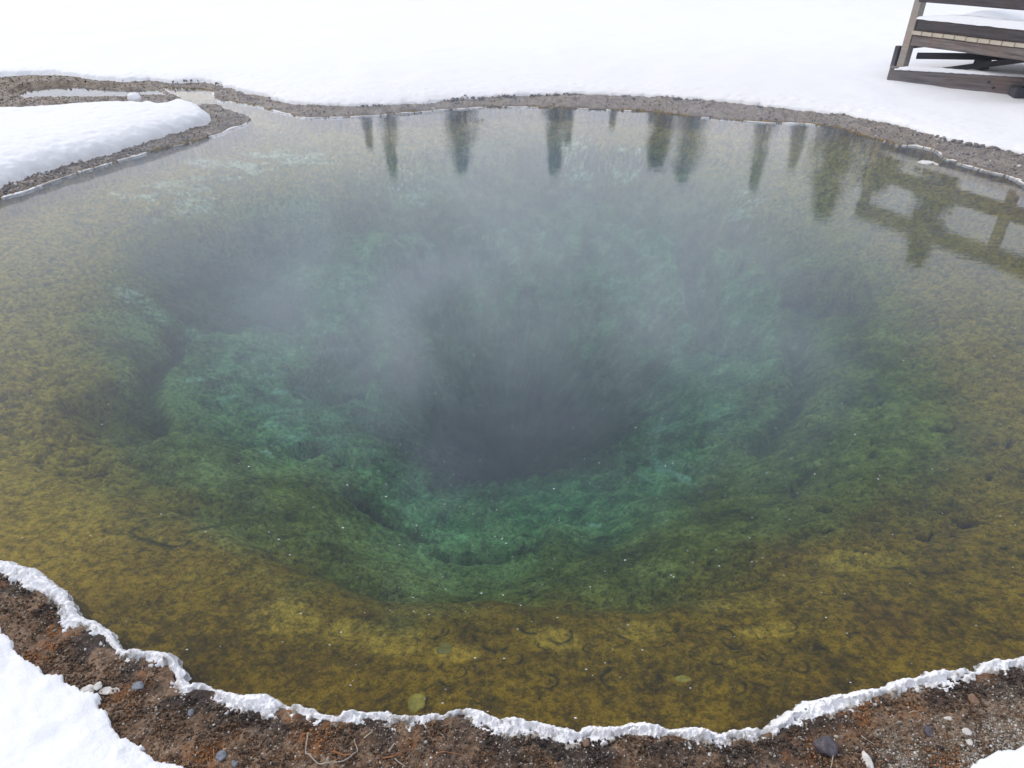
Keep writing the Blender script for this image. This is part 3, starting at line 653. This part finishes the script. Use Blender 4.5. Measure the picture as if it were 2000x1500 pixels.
# crumbs of brown and orange soil heaped along the near bank
mcr = MT("soil_crumbs"); tn = mcr.attr('tint'); gn = mcr.noise(pos(mcr), 240, 4, .7)
gc = mcr.ramp(tn, (0.0, (0.016, 0.014, 0.014)), (0.35, (0.075, 0.045, 0.026)), (0.6, (0.17, 0.09, 0.042)), (0.8, (0.28, 0.13, 0.048)), (1.0, (0.36, 0.15, 0.05)))
gc = mcr.mix(1.0, gc, mcr.ramp(gn, (.32, .35), (.62, 1.35)), 'MULTIPLY')
mcr.bsdf(gc, 0.75, mcr.bump(gn, .8, .004))
cb = [(lumpy(IV1, .8, 1.9, 20 + s), IF1) for s in range(8)]
P_, S_, Rm, Tt = [], [], [], []
tries = 0
while len(P_) < 9500 and tries < 200000:
    tries += 1
    px = random.uniform(-60, 2060); py = random.uniform(1100, 1540); x, y = unp(px, py, .04)
    a = math.degrees(math.atan2(x, y)); r = math.hypot(x, y); j = int(round((a + HALF) / (2 * HALF) * (NF - 1)))
    if j < 0 or j >= NF: continue
    i = min(int(np.searchsorted(-alph, -math.degrees(math.atan2(CAM_H, r)))), len(alph) - 1); l = ldf[i, j]
    if l < 0.03 or l > .9 or Scr[i, j] > -0.002: continue
    cl = mnoise.noise(Vector((x * 11, y * 11, 3))) + .5 * mnoise.noise(Vector((x * 30, y * 30, 9)))
    if cl < -.05 + .5 * grav[i, j] and random.random() < .9: continue
    s = random.uniform(.0011, .0036) * (1 + .5 * max(0, cl))
    P_.append((x, y, GZ[i, j] + s * random.uniform(.1, .9))); S_.append(s); Rm.append(rotm(random.uniform(0, 6.28), random.uniform(0, 3), random.uniform(0, 3)))
    t = .45 + .35 * org[i, j] - .3 * blk[i, j] + random.gauss(0, .15); Tt.append(min(1, max(0, t)))
instanced_mesh("soil_crumbs", cb, np.array(P_, np.float32), S_, Rm, Tt, mcr.m, ('brown black and orange soil crumbs heaped along the near bank', 'soil'))

# falling snow
mfl = MT("snowflake"); mfl.bsdf((0.88, 0.89, 0.92), 0.6)
P_, S_, Rm, Tt = [], [], [], []
fb = [((IV1 * np.array([1.7, .7, .55], np.float32)), IF1)]
for _ in range(620):
    px = random.gauss(1000, 480); py = random.gauss(860, 290)
    if not (0 < px < 2000 and 60 < py < 1480): continue
    z = random.uniform(0.02, .9); x, y = unp(px, py, z)
    dist = math.hypot(math.hypot(x, y), CAM_H - z)
    P_.append((x, y, z)); S_.append(random.uniform(.0004, .0011) * (1.0 + .15 * dist)); Rm.append(rotm(random.gauss(0.0, .25), random.gauss(0, .3), random.gauss(.15, .15))); Tt.append(1)
instanced_mesh("falling_snow", fb, np.array(P_, np.float32), S_, Rm, Tt, mfl.m, ('small white snowflakes falling through the steam over the pool', 'snow'))

# ------------------------------------------------------------------ boardwalk at the top right
O = Vector((4.98, 9.5, 0)); U = Vector((.45, -.893, 0)).normalized(); N = Vector((U.y * -1, U.x, 0)); N = Vector((.893, .45, 0)).normalized()
import bmesh
bw = bpy.data.objects.new("boardwalk", None); COL.objects.link(bw); bw.location = (O.x, O.y, 0.2)
bw.rotation_euler = (0, 0, math.atan2(U.y, U.x))
tag(bw, 'raised wooden viewing boardwalk with dark rails beyond the right bank of the pool', 'boardwalk')
bpy.context.view_layer.update()
def beam(name, a, b, w, h, mat, parent=bw, bev=.004, roll=0.0, up=Vector((0, 0, 1))):
    """timber from a to b in (along, inward, height) coordinates of the walk"""
    A = Vector((a[0], a[1], a[2] - .2)); B = Vector((b[0], b[1], b[2] - .2)); d = B - A; L = d.length; x = d.normalized()
    y = up.cross(x); y = y.normalized() if y.length > .01 else Vector((0, 1, 0)); z = x.cross(y)
    bm = bmesh.new(); bmesh.ops.create_cube(bm, size=1.0)
    for v in bm.verts: v.co = Vector((v.co.x * L, v.co.y * w, v.co.z * h))
    bmesh.ops.subdivide_edges(bm, edges=[e for e in bm.edges if abs((e.verts[0].co - e.verts[1].co).x) > L * .9], cuts=6)
    for v in bm.verts: v.co.z += .004 * mnoise.noise(Vector((v.co.x * 2, a[0] * 3, a[2] * 7)))
    bmesh.ops.bevel(bm, geom=[e for e in bm.edges if len(e.link_faces) == 2 and e.calc_face_angle(0) > 1], offset=bev, segments=2, affect='EDGES')
    me = bpy.data.meshes.new(name); bm.to_mesh(me); bm.free(); me.materials.append(mat)
    o = bpy.data.objects.new(name, me); COL.objects.link(o); o.parent = parent
    o.matrix_local = Matrix.Translation((A + B) / 2) @ Matrix((x, y, z)).transposed().to_4x4()
    return o
def inward(v): return v      # +y of the walk frame points away from the pool (to the far right)
for k, s in enumerate((-0.10, 1.78, 3.55)):
    beam("post", (s, 0.05, 0.16), (s, 0.05, 1.66), .10, .10, M_wood_grey, up=Vector((1, 0, 0)))
beam("post_block", (-.20, .02, .22), (-.20, .02, .47), .07, .06, M_wood_dark, up=Vector((1, 0, 0)))
beam("top_rail", (-.16, .045, 1.70), (3.75, .045, 1.70), .16, .045, M_wood, up=Vector((0, 0, 1)))
beam("rail", (-.14, -.025, 1.56), (3.7, -.025, 1.56), .04, .14, M_wood)
beam("rail", (-.06, -.025, 1.06), (3.7, -.025, 1.06), .04, .18, M_wood_dark)
beam("kerb_board", (-.02, .03, .722), (3.7, .03, .722), .06, .12, M_wood_dark)
for k in range(26):
    a = 0.03 + .1425 * k
    beam("deck_board", (a, -.04, .638), (a, 1.9, .638), .136, .042, M_cream, bev=.003)
beam("fascia", (-.02, 0.0, .555), (3.7, 0.0, .555), .05, .115, M_wood)
for yy in (.55, 1.2, 1.85): beam("joist", (.0, yy, .55), (3.7, yy, .55), .05, .13, M_wood_dark)
for s in (.35, 1.9, 3.4): beam("support", (s, .95, .0), (s, .95, .48), .14, .14, M_wood_dark, up=Vector((1, 0, 0)))
beam("brace", (-.12, .14, .50), (-.12, 1.9, .50), .05, .11, M_wood_dark)
beam("brace", (.10, .60, .19), (1.35, .30, .50), .07, .06, M_wood_dark)
beam("brace", (-.05, .2, .36), (.95, .95, .42), .06, .07, M_wood_dark)
bx0, by0 = unp(1738, 133, .29); bx1, by1 = unp(2000, 149, .29)
def to_local(x, y):
    d = Vector((x, y, 0)) - Vector((O.x, O.y, 0)); yl = Vector((-U.y, U.x, 0))
    return d.dot(U), d.dot(yl)
l0 = to_local(bx0, by0); l1 = to_local(bx1, by1)
dv = (l1[0] - l0[0], l1[1] - l0[1])
beam("sill_beam", (l0[0], l0[1], .205), (l0[0] + dv[0] * 1.0, l0[1] + dv[1] * 1.0, .185), .16, .21, M_wood, bev=.008)
e0 = (l0[0] + dv[0] * .93, l0[1] + dv[1] * .93)
for q in (.80, .845): beam("bolt", (l0[0] + dv[0] * q, l0[1] + dv[1] * q - .10, .22 - .06 * (q > .82)), (l0[0] + dv[0] * q + .022, l0[1] + dv[1] * q - .10, .22 - .06 * (q > .82)), .035, .022, M_wood_dark, bev=.006)
beam("sill_beam", (e0[0] + .10, e0[1] - .10, .11), (e0[0] + .6, e0[1] + .9, .11), .15, .17, M_wood_dark, bev=.008)
# drifts lying on it
def drift(name, pts, w, h, lab, over=.0, seedk=0, n=70):
    """rounded snow strip along two local points; base at their height"""
    A = Vector(pts[0]); B = Vector(pts[1]); d = B - A; side = Vector((0, 0, 1)).cross(d.normalized()); V = []; F = []; m = 14
    for i in range(n + 1):
        t = i / n; c = A + d * t
        hh = h * (0.75 + .45 * mnoise.noise(Vector((t * d.length * 1.3, seedk, 0)))) * min(1, .35 + 6 * t)
        for j in range(m + 1):
            u = j / m * 2 - 1; prof = max(0.0, 1 - abs(u) ** 4.0) ** .4
            ww = w * (.5 + .03 * mnoise.noise(Vector((t * 22, u, seedk))))
            p = c + side * (u * ww) + Vector((0, 0, prof * hh + .006 * mnoise.noise(Vector((t * 30, u * 3, seedk + 4)))))
            V.append(p)
    for i in range(n):
        for j in range(m):
            a = i * (m + 1) + j; F.append((a, a + 1, a + m + 2, a + m + 1))
    nb = len(V); 
    V2 = [v.copy() for v in V]
    # flat underside
    for i in range(n + 1):
        V.append(A + d * (i / n) - side * w * .5 - Vector((0, 0, .004))); V.append(A + d * (i / n) + side * w * .5 - Vector((0, 0, .004)))
    for i in range(n):
        a = nb + 2 * i; F.append((a, a + 2, a + 3, a + 1))
    o = mesh_obj(name, V, F, M_snow, None, True)
    o.matrix_world = bw.matrix_world.copy(); o.location.z = 0
    tag(o, lab, 'snow drift'); return o
drift("snow_drift", ((-.02, .99, .660), (3.6, .99, .660)), 1.84, .24, 'deep smooth snow lying on the boardwalk deck under the lowest rail', seedk=1)
drift("snow_drift", ((l0[0] + .06, l0[1], .291), (l0[0] + dv[0], l0[1] + dv[1], .291)), .15, .035, 'thin strip of snow along the top of the lowest timber', seedk=5)
drift("snow_drift", ((-.05, .06, .784), (3.6, .06, .784)), .13, .11, 'narrow snow ridge heaped on the dark kerb board of the boardwalk', seedk=8)

# ------------------------------------------------------------------ conifers beyond the snow, mirrored in the pool
mnd = MT("needles"); nn = mnd.noise(pos(mnd), 1.6, 4, .6)
mnd.bsdf(mnd.ramp(nn, (.35, (.020, .030, .014)), (.65, (.060, .075, .032))), .8)
mtk = MT("bark"); mtk.bsdf(mtk.ramp(mtk.noise(pos(mtk), 8, 4, .6), (.3, (.05, .04, .03)), (.7, (.14, .11, .09))), .9)
def conifer_proto(seed, H=10.0, spread=1.5, round_top=0.0):
    rg = random.Random(seed); V, F = [], []
    for k in range(11):
        z = H * k / 10; r = .16 * (1 - k / 10.5) 
        for q in range(7): V.append((r * math.cos(q * .8976), r * math.sin(q * .8976), z))
    for k in range(10):
        for q in range(7): a = k * 7 + q; b = k * 7 + (q + 1) % 7; F.append((a, b, b + 7, a + 7))
    TV, TF = V, F; V, F = [], []
    nb = 400
    for k in range(nb):
        t = (k + rg.random()) / nb; z = H * (.08 + .92 * t)
        env = ((1 - t) ** .8 * (1 - round_top) + round_top * math.sqrt(max(0, 1 - t * t))) * spread * rg.uniform(.5, 1.12) + .07
        a = rg.uniform(0, 6.28); drp = rg.uniform(-.35, .05)
        steps = max(4, int(env / .10))
        for s in range(steps):
            f = (s + 1) / steps; bx, by, bz = env * f * math.cos(a), env * f * math.sin(a), z + drp * env * f
            for _ in range(3):
                l = rg.uniform(.16, .34) * (1.15 - .5 * f) * (1 - .22 * t); da = a + rg.uniform(-1.2, 1.2); dz = rg.uniform(-.5, .25)
                d = Vector((math.cos(da), math.sin(da), dz)).normalized() * l; wv = Vector((-d.y, d.x, rg.uniform(-.1, .1))).normalized() * l * .28
                p = Vector((bx + rg.uniform(-.06, .06), by + rg.uniform(-.06, .06), bz + rg.uniform(-.06, .06))); n0 = len(V)
                V += [p - wv * .3, p + d * .5 + wv, p + d, p + d * .5 - wv]; F.append((n0, n0 + 1, n0 + 2, n0 + 3))
    return (TV, TF), (V, F)
protos = []
for s, sp, rt in ((1, 1.15, 0), (2, .85, 0), (3, 1.8, .25), (4, 1.9, .85)):
    T, C_ = conifer_proto(s, 10, sp, rt); mt_ = bpy.data.meshes.new("trunk"); mt_.from_pydata([tuple(v) for v in T[0]], [], T[1]); mt_.materials.append(mtk.m)
    mc_ = bpy.data.meshes.new("crown"); mc_.from_pydata([tuple(v) for v in C_[0]], [], C_[1]); mc_.materials.append(mnd.m); protos.append((mt_, mc_))
mfr = MT("steam_paled_needles"); nn = mfr.noise(pos(mfr), 3.0, 4, .6)
mfr.bsdf(mfr.ramp(nn, (.38, (.10, .12, .09)), (.62, (.55, .57, .58))), .8)  # needles lightened: the steam veiling their reflections is painted into the colour
steam_paled = []
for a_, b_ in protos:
    c_ = b_.copy(); c_.materials.clear(); c_.materials.append(mfr.m); steam_paled.append((a_, c_))
tree_spec = [   # tip of the reflection, distance, prototype, breadth, label
 (722, 290, 52, 1, 1.0, 'short slim conifer, leftmost reflection in the pool'), (768, 345, 60, 0, 1.0, 'pale misty conifer left of the darkest mirrored one'),
 (902, 338, 38, 2, .75, 'dark dense conifer with the strongest mirrored spire'),
 (1083, 338, 44, 1, .9, 'narrow dark conifer mirrored alone in mid pool'), (1108, 285, 60, 1, 1.0, 'faint conifer close right of the lone narrow one'),
 (1195, 250, 60, 1, 1.0, 'smallest conifer, its tip barely in the water'), (1280, 330, 40, 1, 1.2, 'slim conifer left of the broad bushy one'),
 (1332, 358, 42, 3, .9, 'broad bushy conifer right of a slim one'),
 (1470, 372, 60, 0, 1.0, 'pale tall conifer between the broad group and the right group'), (1545, 330, 60, 1, 1.1, 'thin conifer just left of the tall right-hand one'),
 (1602, 428, 46, 2, .85, 'tall tapering conifer mirrored left of the boardwalk'), (1702, 378, 30, 3, .95, 'round topped dark conifer mirrored beside the boardwalk corner'),
 (1786, 515, 34, 0, .9, 'tallest conifer, its tip mirrored below the boardwalk rails')]
for k, (px, py, D, pr, br, lab) in enumerate(tree_spec):
    x1, y1 = unp(px, py, 0); rr_ = math.hypot(x1, y1); tana = CAM_H / rr_; Ht = D * tana - CAM_H
    x, y = x1 / rr_ * D, y1 / rr_ * D; z0 = .2
    t = bpy.data.objects.new("conifer_tree", None); COL.objects.link(t); t.location = (x, y, z0); tag(t, lab, 'tree', 'conifers beyond the snowfield')
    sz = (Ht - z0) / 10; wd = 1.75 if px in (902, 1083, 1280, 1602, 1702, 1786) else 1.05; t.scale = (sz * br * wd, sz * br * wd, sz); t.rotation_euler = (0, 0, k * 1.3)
    for nm, me in zip(("trunk", "crown"), (protos[pr] if px in (902, 1083, 1280, 1602, 1702, 1786) else steam_paled[pr])):
        o = bpy.data.objects.new(nm, me); COL.objects.link(o); o.parent = t

# ------------------------------------------------------------------ stones, twigs and floating bits
def stone_mat(name, a, b, rough=.6, sc=60):
    m = MT(name); n_ = m.noise(m.n("ShaderNodeTexCoord").outputs['Object'], sc, 5, .65)
    m.bsdf(m.ramp(n_, (.35, a), (.65, b)), rough, m.bump(n_, .6, .003)); return m.m
M_dk = stone_mat("dark_stone", (.035, .030, .036), (.11, .095, .11)); M_pl = stone_mat("pale_stone", (.42, .39, .34), (.68, .66, .62), .8)
M_gy = stone_mat("grey_stone", (.07, .08, .10), (.24, .26, .29)); M_yl = stone_mat("yellow_stone", (.24, .19, .02), (.50, .40, .05)); M_br = stone_mat("brown_stone", (.10, .055, .03), (.24, .14, .08))
def stone(px, py, wpx, hpx, mat, lab, seed, z=None, flat=.6, cat='stone', name='stone', depth=None):
    if depth is None: x, y, z = on_ground(px, py)
    else:
        z = -depth; x, y = unp(px, py, z); z = height_at(x, y) if name == 'stone' else z
        if name == 'stone': x, y = unp(px, py, z)
    slant = math.sqrt(x * x + y * y + (CAM_H - z) ** 2); rx = wpx / 2 / FPX * slant; ry = hpx / 2 / FPX * slant * 1.15
    V = lumpy(IV3, .30, .95, seed) * np.array([rx, ry, min(rx, ry) * flat], np.float32)
    o = mesh_obj(name, V, [tuple(f) for f in IF3], mat, None, True); o.location = (x, y, z + min(rx, ry) * flat * .35); o.rotation_euler = (0, 0, 0)
    tag(o, lab, cat); return o
stone(1612, 1460, 34, 30, M_dk, 'dark plum-grey rounded stone beside the upright straw', 1, flat=.8)
stone(1812, 1431, 12, 18, M_dk, 'small black upright stone on the rusty soil at right', 2, flat=1.1)
stone(1693, 1488, 15, 26, M_pl, 'pale elongated stone at the bottom edge right of the dark stone', 3)
stone(1888, 1431, 14, 10, M_pl, 'white rounded pebble nearest the right-hand snow corner', 4)
stone(1892, 1450, 12, 8, M_pl, 'white pebble just below the white rounded one', 5)
stone(1855, 1404, 16, 6, M_pl, 'thin flat white chip on the brown soil at right', 6, flat=.4)
stone(172, 1352, 22, 18, M_pl, 'pale pinkish stone at the edge of the left snow', 7)
stone(192, 1342, 14, 12, M_pl, 'small pale stone touching the pinkish one', 8)
stone(212, 1350, 34, 12, M_pl, 'flat crumbly white stone right of the two pale ones', 9, flat=.4)
stone(270, 1342, 20, 14, M_gy, 'blue-grey wet stone on the left bank', 10)
stone(372, 1392, 10, 10, M_gy, 'tiny blue-grey stone below the crust notch', 11)
stone(432, 1477, 18, 14, M_gy, 'dark grey stone beside the orange stem', 12)
stone(460, 1490, 12, 12, M_gy, 'smaller dark grey stone right of the one by the orange stem', 13)
stone(700, 1494, 12, 9, M_br, 'reddish brown pebble right of the curled white root', 14)
stone(1145, 1452, 12, 12, M_br, 'tan stone standing just under the frost crust at centre', 15)
stone(1900, 1368, 14, 16, M_br, 'tan pebble under the crust near the right edge', 16)
stone(1815, 1372, 22, 30, M_yl, '', 17) if False else None
stone(815, 1374, 32, 30, M_yl, 'bright yellow stone under water beside the crust', 18, depth=.12, flat=.35)
stone(1335, 1328, 30, 13, M_yl, 'pale yellow flat stone under water at lower right', 19, depth=.2, flat=.4)
stone(868, 1272, 30, 24, M_yl, 'rounded yellow-green lump of mat under water at centre', 20, depth=.25, flat=.4).data.materials[0] = stone_mat("mat_lump", (.16, .13, .02), (.27, .22, .03))
mi = MT("ice"); mi.bsdf(mi.ramp(mi.noise(pos(mi), 60, 4, .6), (.35, (.5, .48, .44)), (.6, (.8, .79, .77))), .5)
def float_bit(px, py, wpx, hpx, mat, lab, seed, cat, name):
    x, y = unp(px, py, .004); sl = math.sqrt(x * x + y * y + CAM_H ** 2); rx = wpx / 2 / FPX * sl; ry = hpx / 2 / FPX * sl * sl / CAM_H * .8
    V = lumpy(IV3, .35, 1.3, seed) * np.array([rx, ry, .008], np.float32); o = mesh_obj(name, V, [tuple(f) for f in IF3], mat, None, True); o.location = (x, y, .004); tag(o, lab, cat)
float_bit(1808, 317, 24, 6, mi.m, 'flat white ice piece floating near the right far bank', 31, 'ice', 'floating_ice')
float_bit(1829, 321, 6, 3, mi.m, 'tiny ice chip right of the flat ice piece', 32, 'ice', 'floating_ice')
float_bit(1868, 313, 26, 4, mi.m, 'white ice shelf piece at the far right waterline', 33, 'ice', 'floating_ice')
# ball of snow on the tip of the left snow bank
x, y = unp(262, 191, .15); o = mesh_obj("snow_lump", lumpy(IV3, .25, 1.0, 44) * np.array([.075, .07, .055], np.float32), [tuple(f) for f in IF3], M_snow, None, True); o.location = (x, y, .15)
tag(o, 'small round snow lump on the far edge of the left snow bank', 'snow lump')

def twig(pts, rad_px, mat, lab, lift=.004, cat='twig', name='twig', taper=.5):
    P3 = []
    for (px, py) in pts:
        x, y, z = on_ground(px, py); P3.append(Vector((x, y, z)))
    zs = [p.z for p in P3]
    for k, p in enumerate(P3): p.z = max(zs[max(0, k - 1):k + 2]) + lift
    # Catmull-Rom
    Q = []
    E_ = [P3[0]] + P3 + [P3[-1]]
    for k in range(1, len(E_) - 2):
        for s in range(6):
            t = s / 6; a, b, c_, d = E_[k - 1], E_[k], E_[k + 1], E_[k + 2]
            Q.append(.5 * ((2 * b) + (c_ - a) * t + (2 * a - 5 * b + 4 * c_ - d) * t * t + (3 * b - a - 3 * c_ + d) * t ** 3))
    Q.append(P3[-1]); r0 = rad_px / FPX * 1.45; V, F = [], []; nq = 7
    for k, q in enumerate(Q):
        q = q + Vector((mnoise.noise(q * 60), mnoise.noise(q * 60 + Vector((5, 5, 5))), 0)) * r0 * .8
        d = (Q[min(k + 1, len(Q) - 1)] - Q[max(k - 1, 0)]).normalized(); s_ = d.cross(Vector((0, 0, 1))).normalized(); u_ = s_.cross(d)
        r = r0 * (1 - taper * k / len(Q)) * (1 + .2 * mnoise.noise(q * 90))
        for j in range(nq): V.append(q + (s_ * math.cos(j * 2 * math.pi / nq) + u_ * math.sin(j * 2 * math.pi / nq)) * r)
    for k in range(len(Q) - 1):
        for j in range(nq): a = k * nq + j; b = k * nq + (j + 1) % nq; F.append((a, b, b + nq, a + nq))
    F.append(tuple(range(nq))[::-1]); F.append(tuple(range(len(V) - nq, len(V))))
    o = mesh_obj(name, V, F, mat, None, True); tag(o, lab, cat)
M_tw = stone_mat("pale_twig", (.22, .19, .15), (.40, .37, .32), .8); M_to = stone_mat("orange_twig", (.20, .08, .03), (.38, .17, .07), .8); M_ts = stone_mat("straw", (.38, .32, .22), (.55, .48, .36), .8)
twig([(604,1436),(599,1455),(598,1472),(607,1485),(622,1493),(640,1495),(660,1491),(680,1486),(692,1478),(699,1470),(696,1458),(692,1446)], 1.6, M_tw, 'curled white root bent into an open U on the near bank', taper=.3)
twig([(842,1500),(846,1486),(856,1475),(870,1471),(888,1473),(905,1478)], 1.2, M_to, 'thin orange stem arching over the soil at lower centre')
twig([(748,1482),(768,1478),(788,1471)], 1.6, M_to, 'short brown stick between the curled root and the orange arch')
twig([(651,1474),(668,1476),(686,1478)], 2.6, M_to, 'stubby bark sliver lying inside the curled root', name='bark_sliver', cat='bark')
twig([(772,1484),(779,1492),(792,1500)], 1.6, M_tw, 'grey twig end at the bottom edge below the brown stick')
twig([(760,1470),(766,1460),(771,1455)], 1.8, M_tw, 'short white twig fork left of the orange arch')
twig([(712,1444),(720,1437),(728,1432)], 1.3, M_ts, 'short tan stem right of the curled root')
twig([(861,1435),(866,1439),(869,1447)], 1.2, M_tw, 'tiny curved pale stem above the orange arch')
twig([(417,1462),(420,1475),(420,1500)], 1.6, M_to, 'upright orange-brown stem beside a dark grey stone')
twig([(1628,1446),(1626,1470),(1622,1502)], 1.0, M_ts, 'thin pale straw running down beside the dark plum stone', name='straw', cat='straw')
twig([(1680,1440),(1694,1448),(1708,1457)], .9, M_ts, 'fine pale straw right of the dark plum stone', name='straw', cat='straw')
twig([(1774,1394),(1782,1393),(1792,1392)], 1.1, M_ts, 'short pale straw on the rusty soil below the crust', name='straw', cat='straw')
twig([(1844,1428),(1845,1438),(1846,1446)], 1.0, M_to, 'upright brown straw right of the small black stone', name='straw', cat='straw')
twig([(1472,1422),(1480,1420),(1492,1421)], .8, M_dk, 'dark pine needle lying on the frost crust at centre right', lift=.022, name='pine_needle', cat='needle')
twig([(1362,1430),(1370,1425),(1376,1423)], .8, M_dk, 'dark pine needle on the crust left of the other needle', lift=.022, name='pine_needle', cat='needle')
twig([(1820,300),(1830,290),(1836,286)], 4, M_gy, 'grey stick end on the far right bank by the waterline', name='driftwood', cat='driftwood')
